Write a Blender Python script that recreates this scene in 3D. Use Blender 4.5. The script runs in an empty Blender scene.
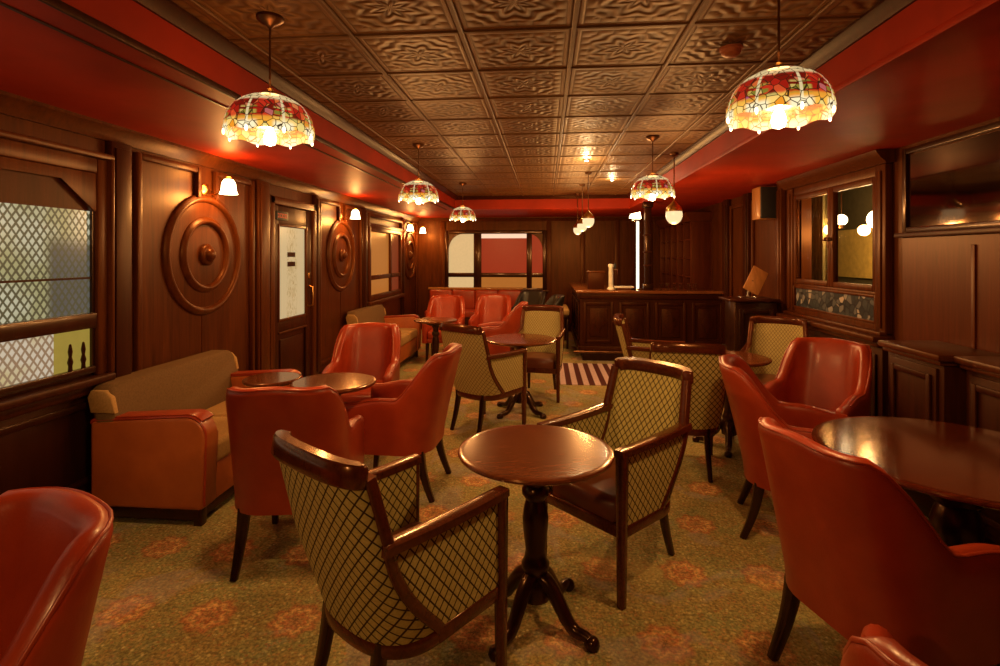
import bpy, bmesh, math, random
from mathutils import Vector, Matrix
from math import sin, cos, pi, radians as R, sqrt, atan2, hypot
random.seed(7)
S = bpy.context.scene
COL = S.collection

# ------------------------------------------------------------------ camera
cam_d = bpy.data.cameras.new('camera')
cam = bpy.data.objects.new('camera', cam_d); COL.objects.link(cam)
cam.location = (0, 0, 1.55)
cam.rotation_euler = (R(90), 0, R(4.96))
cam_d.sensor_width = 36; cam_d.lens = 19.08; cam_d.shift_y = -0.077
cam_d.clip_start = .02
S.camera = cam
# ------------------------------------------------------------------ world, exposure
w = bpy.data.worlds.new('world'); S.world = w; w.use_nodes = True
w.node_tree.nodes['Background'].inputs[0].default_value = (1, .5, .25, 1)
w.node_tree.nodes['Background'].inputs[1].default_value = 0.005
S.view_settings.view_transform = 'Standard'; S.view_settings.look = 'None'
S.view_settings.gamma = 1; S.view_settings.use_curve_mapping = False
S.view_settings.exposure = 0.25
WARM = (1, .51, .16); AMBER = (1, .42, .09)
POWER = dict(pendant=38, shade=.9, sconce=15, globe=21, down=6, window=.9)

# ------------------------------------------------------------------ room measures
XL, XR, YB, YF = -2.7, 2.6, 11.0, -2.2
ZS, ZC = 2.35, 2.58            # soffit underside, pressed tin ceiling
SXL, SXR, SYB = -1.56, 1.40, 9.05   # edges of the tin field

# ------------------------------------------------------------------ node helper
class N:
    def __init__(s, name, rough=.5, metal=0, spec=.5, coat=0):
        s.m = bpy.data.materials.new(name); s.m.use_nodes = True
        s.t = s.m.node_tree; s.b = s.t.nodes['Principled BSDF']
        s.b.inputs['Roughness'].default_value = rough
        s.b.inputs['Metallic'].default_value = metal
        s.b.inputs['Specular IOR Level'].default_value = spec
        if coat:
            s.b.inputs['Coat Weight'].default_value = coat
            s.b.inputs['Coat Roughness'].default_value = .12
    def node(s, typ, **kw):
        n = s.t.nodes.new(typ)
        for k, v in kw.items(): setattr(n, k, v)
        return n
    def put(s, sock, v):
        if isinstance(v, bpy.types.NodeSocket): s.t.links.new(v, sock)
        elif v is not None:
            if isinstance(v, (tuple, list)) and len(v) == 3 and sock.type == 'RGBA': v = (*v, 1)
            sock.default_value = v
    def math(s, op, a, b=None, c=None, clamp=False):
        n = s.node('ShaderNodeMath', operation=op); n.use_clamp = clamp
        s.put(n.inputs[0], a)
        if b is not None: s.put(n.inputs[1], b)
        if c is not None: s.put(n.inputs[2], c)
        return n.outputs[0]
    def coord(s, which='Object', scale=(1, 1, 1), loc=(0, 0, 0), rot=(0, 0, 0)):
        tc = s.node('ShaderNodeTexCoord'); mp = s.node('ShaderNodeMapping')
        mp.inputs['Scale'].default_value = scale; mp.inputs['Location'].default_value = loc
        mp.inputs['Rotation'].default_value = rot
        s.t.links.new(tc.outputs[which], mp.inputs[0]); return mp.outputs[0]
    def sep(s, v):
        n = s.node('ShaderNodeSeparateXYZ'); s.put(n.inputs[0], v); return n.outputs
    def comb(s, x, y, z=0):
        n = s.node('ShaderNodeCombineXYZ')
        for i, v in enumerate((x, y, z)): s.put(n.inputs[i], v)
        return n.outputs[0]
    def noise(s, v, scale=5, detail=4, rough=.55, dist=0):
        n = s.node('ShaderNodeTexNoise'); s.put(n.inputs['Vector'], v)
        n.inputs['Scale'].default_value = scale; n.inputs['Detail'].default_value = detail
        n.inputs['Roughness'].default_value = rough; n.inputs['Distortion'].default_value = dist
        return n.outputs['Fac']
    def voro(s, v, scale=5, feature='F1', out='Distance'):
        n = s.node('ShaderNodeTexVoronoi', feature=feature); s.put(n.inputs['Vector'], v)
        n.inputs['Scale'].default_value = scale; return n.outputs[out]
    def ramp(s, f, stops):
        n = s.node('ShaderNodeValToRGB'); s.put(n.inputs[0], f); e = n.color_ramp.elements
        while len(e) < len(stops): e.new(.5)
        for q, (p, c) in zip(e, stops): q.position = p; q.color = (*c, 1)
        return n.outputs[0]
    def step(s, f, a, b):      # smooth 0..1 between a and b
        n = s.node('ShaderNodeMapRange'); n.interpolation_type = 'SMOOTHSTEP'
        s.put(n.inputs[0], f); n.inputs[1].default_value = a; n.inputs[2].default_value = b
        return n.outputs[0]
    def mix(s, f, a, b, mode='MIX'):
        n = s.node('ShaderNodeMix', data_type='RGBA', blend_type=mode)
        s.put(n.inputs[0], f); s.put(n.inputs[6], a); s.put(n.inputs[7], b); return n.outputs[2]
    def color(s, c): s.put(s.b.inputs['Base Color'], c); return s
    def bump(s, h, strength=.3, dist=.01):
        n = s.node('ShaderNodeBump'); n.inputs['Strength'].default_value = strength
        n.inputs['Distance'].default_value = dist; s.put(n.inputs['Height'], h)
        s.t.links.new(n.outputs[0], s.b.inputs['Normal']); return s
    def emit(s, c, strength):
        s.put(s.b.inputs['Emission Color'], c); s.put(s.b.inputs['Emission Strength'], strength); return s

M = {}
def wood(name, dark, light, rough=.32, grain=(9, 9, .7), coat=.25, spec=.5):
    n = N(name, rough, spec=spec, coat=coat)
    n.b.inputs['Specular Tint'].default_value = (1, .55, .28, 1); n.b.inputs['Coat Tint'].default_value = (1, .75, .5, 1)
    v = n.coord('Object', grain)
    f = n.noise(v, 2.2, 6, .6, 1.2)
    f2 = n.noise(n.coord('Object', (grain[0]*6, grain[1]*6, grain[2]*3)), 2, 3)
    g = n.math('ADD', n.math('MULTIPLY', f, .75), n.math('MULTIPLY', f2, .25))
    n.color(n.ramp(g, [(.32, dark), (.68, light)]))
    n.bump(g, .08, .004)
    M[name] = n.m
def leather(name, c1, c2, rough=.36):
    n = N(name, rough, spec=.5, coat=.08)
    v = n.coord('Object')
    f = n.noise(v, 5, 5, .6)
    n.color(n.ramp(f, [(.3, c1), (.7, c2)]))
    n.bump(n.math('ADD', n.math('MULTIPLY', n.voro(v, 140), .5), n.math('MULTIPLY', n.noise(v, 9, 3), 1.5)), .12, .004)
    M[name] = n.m
def plain(name, c, rough=.5, metal=0, spec=.5, var=.15, scale=14):
    n = N(name, rough, metal, spec)
    f = n.noise(n.coord('Object'), scale, 4)
    n.color(n.ramp(f, [(.3, tuple(x*(1-var) for x in c)), (.7, tuple(min(1, x*(1+var)) for x in c))]))
    M[name] = n.m
def glow(name, c, strength, base=(.03, .02, .01)):
    n = N(name, .3, spec=.15); n.color(base)
    f = n.noise(n.coord('Object'), 30, 2)
    n.emit(n.mix(f, c, tuple(x*.85 for x in c)), strength); M[name] = n.m

wood('panel_wood', (.044, .0098, .0022), (.112, .0285, .006), .36, coat=0, spec=.26)
wood('dark_wood', (.022, .0045, .0018), (.052, .011, .0036), .4, coat=0, spec=.3)
wood('black_wood', (.012, .004, .0025), (.028, .009, .005), .28)
wood('chair_wood', (.05, .012, .006), (.115, .030, .012), .24, (14, 14, 14), .5)
wood('leg_wood', (.010, .0045, .003), (.024, .009, .006), .26, (14, 14, 3), .4)
wood('table_wood', (.075, .020, .008), (.19, .056, .020), .22, (3, 22, 3), .35)
wood('bar_top_wood', (.14, .05, .02), (.26, .10, .04), .18, (1.2, 9, 9), .6)
wood('dark_table_wood', (.045, .009, .0035), (.12, .024, .008), .16, (3, 22, 3), .35)
wood('tan_wood', (.33, .15, .05), (.5, .24, .085), .4)
leather('red_leather', (.30, .028, .0075), (.42, .050, .013))
leather('orange_leather', (.36, .085, .018), (.48, .125, .028), .42)
leather('brown_leather', (.12, .026, .010), (.18, .044, .016), .4)
leather('black_leather', (.012, .009, .008), (.022, .016, .013), .4)
plain('beige_fabric', (.17, .10, .045), .85, spec=.2, scale=90)
plain('cream_fabric', (.46, .28, .11), .8, spec=.2, scale=90)
plain('brass', (.72, .42, .13), .28, 1)
plain('dark_brass', (.16, .07, .03), .35, 1)
plain('black_plastic', (.012, .011, .011), .5)
plain('white_enamel', (.75, .7, .6), .3)
plain('chrome', (.8, .78, .75), .15, 1)
plain('dark_metal', (.02, .016, .014), .35, .6)
plain('sprinkler_red', (.42, .12, .05), .45)
plain('soffit_paint', (.36, .026, .007), .5, spec=.15, scale=3)

# pressed tin ceiling: tile pattern in relief
TP, TX0, TY0 = .515, .126, 2.41
n = N('tin_ceiling', .5, .25, .45)
x, y, z = n.sep(n.coord('Object', (1/TP, 1/TP, 1), (-TX0/TP, -TY0/TP, 0)))
u = n.math('SUBTRACT', n.math('FRACT', x), .5); v = n.math('SUBTRACT', n.math('FRACT', y), .5)
r = n.math('SQRT', n.math('ADD', n.math('POWER', u, 2), n.math('POWER', v, 2)))
th = n.math('ARCTAN2', v, u)
mx = n.math('MAXIMUM', n.math('ABSOLUTE', u), n.math('ABSOLUTE', v))
pet = n.math('ADD', r, n.math('MULTIPLY', n.math('COSINE', n.math('MULTIPLY', th, 8)), .035))
h1 = n.math('SINE', n.math('MULTIPLY', pet, 46))
mn = n.math('ABSOLUTE', n.math('MULTIPLY', n.math('SINE', n.math('MULTIPLY', u, 22)), n.math('SINE', n.math('MULTIPLY', v, 22))))
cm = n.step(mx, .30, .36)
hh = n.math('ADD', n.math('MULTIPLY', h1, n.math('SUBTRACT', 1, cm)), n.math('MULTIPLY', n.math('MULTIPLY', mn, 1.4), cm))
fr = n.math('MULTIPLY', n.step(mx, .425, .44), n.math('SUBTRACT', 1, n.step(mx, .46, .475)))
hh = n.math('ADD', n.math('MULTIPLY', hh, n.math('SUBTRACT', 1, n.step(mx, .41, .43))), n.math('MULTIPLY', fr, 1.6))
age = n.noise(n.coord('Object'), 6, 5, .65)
n.color(n.mix(n.step(hh, -.6, 1.1), n.ramp(age, [(.3, (.12, .05, .012)), (.7, (.17, .075, .02))]), n.ramp(age, [(.3, (.21, .098, .028)), (.7, (.29, .14, .042))])))  # recesses of the relief coloured darker, shading put into the tin colour
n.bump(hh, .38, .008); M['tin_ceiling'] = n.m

# figured carpet: staggered rust medallions on a mottled olive ground
n = N('carpet', .95, spec=.12)
CX, CY = .385, .98
def medal(ox, oy):
    x, y, z = n.sep(n.coord('Object', (1/CX, 1/CY, 1), (-ox/CX, -oy/CY, 0)))
    u = n.math('MULTIPLY', n.math('SUBTRACT', n.math('FRACT', x), .5), CX)
    v = n.math('MULTIPLY', n.math('SUBTRACT', n.math('FRACT', y), .5), CY)
    rr = n.math('SQRT', n.math('ADD', n.math('POWER', u, 2), n.math('POWER', v, 2)))
    t = n.math('ARCTAN2', v, u)
    return n.math('ADD', rr, n.math('MULTIPLY', n.math('COSINE', n.math('MULTIPLY', t, 8)), .010))
d = n.math('MINIMUM', medal(.478 - CX/2, 2.17 - CY/2), medal(.478, 2.17))
wob = n.noise(n.coord('Object'), 26, 3)
d = n.math('ADD', d, n.math('MULTIPLY', n.math('SUBTRACT', wob, .5), .05))
ob = n.coord('Object')
ground = n.ramp(n.noise(ob, 4, 4, .6), [(.25, (0.31, 0.223, 0.08)), (.45, (0.362, 0.279, 0.1)), (.62, (0.285, 0.289, 0.115)), (.8, (0.388, 0.394, 0.327))])
vc = n.voro(ob, 66, 'F1', 'Color'); vs = n.sep(vc)
speck = n.ramp(vs[0], [(.0, (0.155, 0.171, 0.077)), (.3, (0.595, 0.443, 0.163)), (.55, (0.492, 0.185, 0.08)), (.75, (0.388, 0.394, 0.146)), (1, (0.75, 0.656, 0.317))])
fine = n.mix(n.math('MULTIPLY', n.step(n.voro(ob, 66), .6, .35), .6), ground, speck)
rose = n.ramp(n.math('MULTIPLY', d, 6.2), [(0, (0.285, 0.105, 0.053)), (.14, (0.595, 0.312, 0.121)), (.26, (0.517, 0.157, 0.069)), (.4, (0.777, 0.492, 0.192)), (.56, (0.492, 0.174, 0.073)), (.72, (0.388, 0.295, 0.104))])
f = n.math('MULTIPLY', n.math('SUBTRACT', 1, n.step(d, .095, .13)), .85)
c = n.mix(f, fine, rose)
c = n.mix(n.math('MULTIPLY', n.step(n.noise(ob, 70, 4, .7), .42, .6), .62), c, (0.091, 0.078, 0.038))
c = n.mix(n.math('MULTIPLY', n.step(n.noise(ob, 2.1, 3), .5, .7), .35), c, (0.414, 0.328, 0.121))
c = n.mix(n.math('MULTIPLY', n.step(n.noise(n.coord('Object', loc=(4, 2, 0)), 1.7, 3, .6, 1.5), .53, .62), .30), c, (0.33, 0.297, 0.324))
c = n.mix(1.0, c, n.ramp(n.noise(ob, 22, 5, .75), [(.32, (.72, .62, .55)), (.5, (1, 1, 1)), (.68, (1, 1, 1))]), 'MULTIPLY')
c = n.mix(1.0, c, (1.32, 1.32, 1.38), 'MULTIPLY')
n.color(c); n.bump(n.noise(ob, 160, 2), .5, .006); M['carpet'] = n.m

# striped entrance carpet by the bar
n = N('striped_carpet', .9, spec=.15)
x, y, z = n.sep(n.coord('Object'))
st = n.math('FRACT', n.math('MULTIPLY', x, 7.2))
st = n.step(n.math('ABSOLUTE', n.math('SUBTRACT', st, .5)), .22, .27)
n.color(n.mix(st, n.ramp(n.noise(ob, 40, 3), [(.3, (.55, .40, .42)), (.7, (.75, .56, .58))]), (.10, .03, .03))); M['striped_carpet'] = n.m

# diamond lattice upholstery (UV in metres)
def lattice(name, c1, c2, line, s=.034, wdt=.085):
    n = N(name, .8, spec=.2)
    x, y, z = n.sep(n.coord('UV'))
    y = n.math('MULTIPLY', y, .82)
    a = n.math('ABSOLUTE', n.math('SUBTRACT', n.math('FRACT', n.math('DIVIDE', n.math('ADD', x, y), s)), .5))
    b = n.math('ABSOLUTE', n.math('SUBTRACT', n.math('FRACT', n.math('DIVIDE', n.math('SUBTRACT', x, y), s)), .5))
    k = n.math('MINIMUM', a, b)
    f = n.math('SUBTRACT', 1, n.step(k, wdt*.8, wdt*1.7))
    g = n.ramp(n.noise(n.coord('Object'), 120, 3), [(.3, c1), (.7, c2)])
    n.color(n.mix(f, g, line)); n.bump(n.math('SUBTRACT', 1, f), .4, .002); M[name] = n.m
lattice('lattice_fabric', (.48, .41, .14), (.64, .55, .21), (.05, .025, .012), .041, .066)
lattice('fine_lattice_fabric', (.46, .38, .15), (.60, .50, .22), (.20, .12, .045), .034, .06)

# leaded glass of the dragonfly shades: cream crown, ruby body, amber and green border
n = N('tiffany_glass', .2)
co = n.coord('Object'); x, y, z = n.sep(co)
th = n.math('ARCTAN2', y, x)
k = n.math('FRACT', n.math('ADD', n.math('DIVIDE', th, 2*pi/8), 20.5))     # one dragonfly per 1/8
kk = n.math('ABSOLUTE', n.math('SUBTRACT', k, .5))
zz = n.math('ADD', n.math('DIVIDE', z, .172), n.math('MULTIPLY', n.noise(co, 34, 2), .06))     # 0 rim .. 1 crown
cells = n.voro(co, 34, 'F1', 'Color'); cs = n.sep(cells)
edge = n.voro(co, 34, 'DISTANCE_TO_EDGE')
ruby = n.ramp(cs[0], [(.1, (.22, .006, .003)), (.45, (.62, .018, .008)), (.75, (.85, .06, .02)), (.93, (.9, .25, .05)), (1, (.4, .05, .25))])
amber = n.ramp(cs[1], [(.1, (.85, .30, .02)), (.5, (1, .55, .08)), (.8, (1, .72, .25)), (1, (.45, .42, .06))])
green = n.ramp(cs[2], [(.2, (.30, .26, .03)), (.6, (.75, .50, .08)), (1, (.9, .62, .2))])
wing = n.math('MULTIPLY', n.step(n.math('ABSOLUTE', n.math('SINE', n.math('MULTIPLY', zz, 20))), .45, .7), n.step(kk, .30, .22))
mid = n.math('MULTIPLY', n.step(zz, .24, .30), n.math('SUBTRACT', 1, n.step(zz, .5, .58)))
c = n.mix(n.step(zz, .26, .34), amber, ruby)
c = n.mix(n.math('MULTIPLY', wing, mid), c, green)
c = n.mix(n.math('MULTIPLY', n.step(kk, .05, .03), n.math('SUBTRACT', 1, n.step(zz, .72, .8))), c, (1, .78, .4))
c = n.mix(n.step(zz, .72, .80), c, (1, .74, .36))
white = n.math('MULTIPLY', n.math('SUBTRACT', 1, n.step(zz, .13, .24)), n.math('SUBTRACT', 1, n.step(kk, .2, .36)))
c = n.mix(white, c, (1, .86, .52))
c = n.mix(n.math('SUBTRACT', 1, n.step(edge, .02, .06)), c, (.03, .015, .006))
st = n.math('ADD', .95, n.math('MULTIPLY', n.math('SUBTRACT', 1, n.step(zz, .1, .42)), .5))
n.color((.05, .03, .02)); n.emit(c, n.math('MULTIPLY', st, .62)); M['tiffany_glass'] = n.m

glow('lamp_glass', (1, .74, .40), 9)
glow('globe_glass', (1, .72, .38), 1.0)
glow('bulb_glass', (1, .75, .42), 14)
glow('strip_light', (1, .86, .62), 1.6)

# daylit lattice pane of the big window
def pane(name, c_hi, c_lo, line, strength, s=.05, shade=None):
    n = N(name, .18, spec=.5)
    x, y, z = n.sep(n.coord('Object'))
    a = n.math('ABSOLUTE', n.math('SUBTRACT', n.math('FRACT', n.math('DIVIDE', n.math('ADD', x, n.math('MULTIPLY', z, .7)), s)), .5))
    b = n.math('ABSOLUTE', n.math('SUBTRACT', n.math('FRACT', n.math('DIVIDE', n.math('SUBTRACT', x, n.math('MULTIPLY', z, .7)), s)), .5))
    k = n.math('SUBTRACT', 1, n.step(n.math('ADD', n.math('MINIMUM', a, b), n.math('MULTIPLY', n.math('SUBTRACT', n.noise(n.coord('Object'), 45, 2), .5), .16)), .10, .22))
    bl = n.noise(n.coord('Object', (1, 1, 1.0)), 3.2, 3)
    c = n.mix(n.step(bl, .38, .58), c_lo, c_hi)
    if shade:      # a darker patch in the lower part of the pane
        sx = n.math('MULTIPLY', n.step(x, shade[0], shade[0]+.05), n.math('SUBTRACT', 1, n.step(x, shade[1]-.06, shade[1])))
        sz = n.math('SUBTRACT', 1, n.step(z, shade[2]-.12, shade[2]))
        c = n.mix(n.math('MULTIPLY', n.math('MULTIPLY', sx, sz), .9), c, (.045, .05, .06))
    c = n.mix(k, c, line); n.color((.05, .045, .035)); n.emit(c, strength); M[name] = n.m

# ------------------------------------------------------------------ mesh builder
class B:
    def __init__(s):
        s.bm = bmesh.new(); s.uv = s.bm.loops.layers.uv.new('UVMap')
    def box(s, x0, x1, y0, y1, z0, z1, bev=0, seg=2):
        x0, x1 = min(x0, x1), max(x0, x1); y0, y1 = min(y0, y1), max(y0, y1); z0, z1 = min(z0, z1), max(z0, z1)
        v = [s.bm.verts.new(p) for p in ((x0,y0,z0),(x1,y0,z0),(x1,y1,z0),(x0,y1,z0),(x0,y0,z1),(x1,y0,z1),(x1,y1,z1),(x0,y1,z1))]
        fs = [s.bm.faces.new([v[i] for i in q]) for q in ((0,3,2,1),(4,5,6,7),(0,1,5,4),(1,2,6,5),(2,3,7,6),(3,0,4,7))]
        if bev:
            es = list({e for f in fs for e in f.edges})
            bmesh.ops.bevel(s.bm, geom=es, offset=bev, segments=seg, profile=.5, affect='EDGES')
        return s
    def grid(s, fn, nu, nv, cu=False, cv=False, flip=False, uvf=None):
        P = [[s.bm.verts.new(fn(i/nu, j/nv)) for j in range(nv + (not cv))] for i in range(nu + (not cu))]
        ni, nj = len(P), len(P[0])
        for i in range(nu):
            for j in range(nv):
                q = [(i, j), (i+1, j), (i+1, j+1), (i, j+1)]
                vs = [P[a % ni][b % nj] for a, b in q]
                if flip: vs.reverse(); q.reverse()
                try: f = s.bm.faces.new(vs)
                except ValueError: continue
                if uvf:
                    for l, (a, b) in zip(f.loops, q): l[s.uv].uv = uvf(a/nu, b/nv)
        return P
    def cap(s, vs, flip=False):
        vs = list(vs)
        if flip: vs.reverse()
        try: s.bm.faces.new(vs)
        except ValueError: pass
    def lathe(s, prof, n=32, c=(0, 0, 0), axis='z', caps=True):
        def f(u, v):
            k = v*(len(prof)-1); r, z = prof[min(int(round(k)), len(prof)-1)]; a = 2*pi*u
            p = (r*cos(a), r*sin(a), z)
            if axis == 'y': p = (r*cos(a), z, -r*sin(a))
            if axis == 'x': p = (z, r*cos(a), r*sin(a))
            return (p[0]+c[0], p[1]+c[1], p[2]+c[2])
        P = s.grid(f, n, len(prof)-1, cu=True)
        if caps:
            if prof[0][0] > 1e-5: s.cap([P[i][0] for i in range(n)], True)
            if prof[-1][0] > 1e-5: s.cap([P[i][-1] for i in range(n)])
        bmesh.ops.remove_doubles(s.bm, verts=s.bm.verts, dist=1e-6)
        return s
    def tube(s, pts, rad, n=8, closed=False, sq=None):
        """rad: number or list; sq=(a,b): rectangular section half sizes multiplied by rad"""
        pts = [Vector(p) for p in pts]; k = len(pts)
        rad = rad if isinstance(rad, (list, tuple)) else [rad]*k
        tan = [((pts[(i+1) % k] if closed or i < k-1 else pts[i]) - (pts[i-1] if closed or i else pts[i])).normalized() for i in range(k)]
        up = Vector((0, 0, 1))
        if abs(tan[0].z) > .92: up = Vector((0, 1, 0))
        nrm = (up - tan[0]*up.dot(tan[0])).normalized(); rings = []
        for i in range(k):
            nrm = (nrm - tan[i]*nrm.dot(tan[i])).normalized(); b = tan[i].cross(nrm)
            if sq:
                a, c2 = sq; bv = .22
                sec = [(a, c2*(1-bv)), (a*(1-bv), c2), (-a*(1-bv), c2), (-a, c2*(1-bv)), (-a, -c2*(1-bv)), (-a*(1-bv), -c2), (a*(1-bv), -c2), (a, -c2*(1-bv))]
            else: sec = [(cos(2*pi*j/n), sin(2*pi*j/n)) for j in range(n)]
            rings.append([s.bm.verts.new(pts[i] + (b*p + nrm*q)*rad[i]) for p, q in sec])
        m = len(rings[0])
        for i in range(k if closed else k-1):
            A, C = rings[i], rings[(i+1) % k]
            for j in range(m):
                s.bm.faces.new([A[j], A[(j+1) % m], C[(j+1) % m], C[j]])
        if not closed: s.cap(rings[0], True); s.cap(rings[-1])
        return s
    def prism(s, poly, fn, d0, d1, bev=0, seg=2):
        """poly: 2-D outline; fn(a,b,d)->xyz ; between depths d0 and d1"""
        A = [s.bm.verts.new(fn(a, b, d0)) for a, b in poly]; C = [s.bm.verts.new(fn(a, b, d1)) for a, b in poly]
        k = len(poly); fs = [s.bm.faces.new(A), s.bm.faces.new(C[::-1])]
        for i in range(k): s.bm.faces.new([A[i], C[i], C[(i+1) % k], A[(i+1) % k]])
        if bev:
            es = list(fs[0].edges)+list(fs[1].edges)
            bmesh.ops.bevel(s.bm, geom=es, offset=bev, segments=seg, profile=.5, affect='EDGES')
        return s
    def frame(s, x0, x1, z0, z1, wd, y0, y1, bev=.006, mitre=None):
        """rectangular moulding lying in the x-z plane, between depths y0,y1"""
        s.box(x0, x0+wd, y0, y1, z0, z1, bev); s.box(x1-wd, x1, y0, y1, z0, z1, bev)
        s.box(x0+wd, x1-wd, y0, y1, z0, z0+wd, bev); s.box(x0+wd, x1-wd, y0, y1, z1-wd, z1, bev)
        return s
    def xf(s, mat):
        bmesh.ops.transform(s.bm, matrix=mat, verts=s.bm.verts); return s

def obj(name, b, mat, parent=None, smooth=40, sub=0, solid=0, kind=None):
    bmesh.ops.recalc_face_normals(b.bm, faces=b.bm.faces)
    me = bpy.data.meshes.new(name); b.bm.to_mesh(me); b.bm.free()
    me.materials.append(M[mat])
    if smooth:
        me.polygons.foreach_set('use_smooth', [True]*len(me.polygons)); me.set_sharp_from_angle(angle=R(smooth))
    o = bpy.data.objects.new(name, me); COL.objects.link(o)
    if parent: o.parent = parent
    if sub: m = o.modifiers.new('subdivision', 'SUBSURF'); m.levels = m.render_levels = sub
    if kind: o['kind'] = kind
    return o
def tag(o, label, cat, group=None):
    o['label'] = label; o['category'] = cat
    if group: o['group'] = group
    return o
def thing(name, label, cat, loc=(0, 0, 0), rz=0, group=None):
    o = bpy.data.objects.new(name, None); COL.objects.link(o)
    o.empty_display_size = .1; o.location = loc; o.rotation_euler = (0, 0, rz)
    return tag(o, label, cat, group)
def kids(o): return [c for c in COL.objects if c.parent == o]
def copy_tree(o, parent=None):
    c = o.copy(); COL.objects.link(c)
    if parent: c.parent = parent
    for ch in kids(o): copy_tree(ch, c)
    return c
def dup(o, label, loc, rz, group=None, scale=None):
    c = copy_tree(o); c['label'] = label; c.location = loc; c.rotation_euler = (0, 0, rz)
    if group: c['group'] = group
    if scale: c.scale = scale
    return c
def face(dx, dy): return atan2(-dx, dy)          # turn local +Y towards (dx,dy)
def lerp(a, b, t): return a + (b-a)*t
def sm(a, b, t):
    t = max(0, min(1, (t-a)/(b-a))); return t*t*(3-2*t)
LEFT = -pi/2        # local +y out of the left wall; local x = -world y
RIGHT = pi/2        # local +y out of the right wall; local x = world y
BACK = pi           # local +y out of the back wall; local x = -world x
def light(name, loc, power, color, radius=.05, parent=None, spot=None):
    d = bpy.data.lights.new(name, 'SPOT' if spot else 'POINT'); d.energy = power; d.color = color; d.shadow_soft_size = radius
    if spot: d.spot_size = R(spot); d.spot_blend = .6
    o = bpy.data.objects.new(name, d); COL.objects.link(o); o.location = loc
    if parent: o.parent = parent
    return o

# ------------------------------------------------------------------ chairs
def u_path(w, yb, yf, r, n=44):
    """plan of a tub: right front -> round the back -> left front; returns points, outward normals, arc length"""
    segs = [('l', (w, yf), (w, yb+r)), ('a', (w-r, yb+r), 0, -pi/2), ('l', (w-r, yb), (-w+r, yb)), ('a', (-w+r, yb+r), -pi/2, -pi), ('l', (-w, yb+r), (-w, yf))]
    L = [abs(q[1][1]-q[2][1])+abs(q[1][0]-q[2][0]) if q[0] == 'l' else r*pi/2 for q in segs]
    T = sum(L); out = []
    for i in range(n+1):
        d = T*i/n; k = 0
        while k < 4 and d > L[k]: d -= L[k]; k += 1
        q = segs[k]; t = min(1, d/L[k])
        if q[0] == 'l':
            p = (lerp(q[1][0], q[2][0], t), lerp(q[1][1], q[2][1], t))
            nn = ((1, 0), 0, (0, -1), 0, (-1, 0))[k]
        else:
            a = lerp(q[2], q[3], t); nn = (cos(a), sin(a)); p = (q[1][0]+r*nn[0], q[1][1]+r*nn[1])
        out.append((p, nn, T*i/n))
    return out, T

def shell(b, path, T, top, zb, th, warp, nv=9, nc=6, uv=True):
    """closed upholstered wall along a plan path with height top(s) and a rolled top edge and rolled ends"""
    n = len(path)-1
    def prof(H, th):
        P = []
        for j in range(nv): P.append((th/2, lerp(zb, H-th/2, j/(nv-1))))
        for j in range(1, nc): a = pi*j/nc; P.append((th/2*cos(a), H-th/2+th/2*sin(a)))
        for j in range(nv): P.append((-th/2, lerp(H-th/2, zb, j/(nv-1))))
        return P
    rings = []; idx = []
    K = 4
    def ring(i, k=0, end=0):
        (px, py), (nx, ny), s = path[i]; H = top(s/T)
        c = cos(k*pi/2/K); adv = sin(k*pi/2/K)*th/2
        tx, ty = (0, 1)
        pr = prof(H - (th/2)*(1-c), th*max(c, .06))
        R_ = []
        for d, z in pr:
            R_.append((b.bm.verts.new(warp(px+nx*d+tx*adv*abs(end), py+ny*d+ty*adv*abs(end), z, s/T)), s, z, d))
        return R_
    for k in range(K, 0, -1): rings.append(ring(0, k, 1))
    for i in range(n+1): rings.append(ring(i))
    for k in range(1, K+1): rings.append(ring(n, k, 1))
    m = len(rings[0])
    for A, C in zip(rings, rings[1:]):
        for j in range(m):
            q = [A[j], C[j], C[(j+1) % m], A[(j+1) % m]]
            f = b.bm.faces.new([t[0] for t in q])
            for l, t in zip(f.loops, q): l[b.uv].uv = (t[1], t[2])
    b.cap([t[0] for t in rings[0]]); b.cap([t[0] for t in rings[-1]], True)
    return b

def leg_tube(p0, p1, r0, r1, bend=(0, 0), n=6, sq=True):
    b = B(); pts = []; rr = []
    for i in range(n+1):
        t = i/n; k = sin(pi*t)
        pts.append((lerp(p0[0], p1[0], t)+bend[0]*k, lerp(p0[1], p1[1], t)+bend[1]*k, lerp(p0[2], p1[2], t))); rr.append(lerp(r0, r1, t))
    return b.tube(pts, rr, sq=(1, 1) if sq else None)

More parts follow.
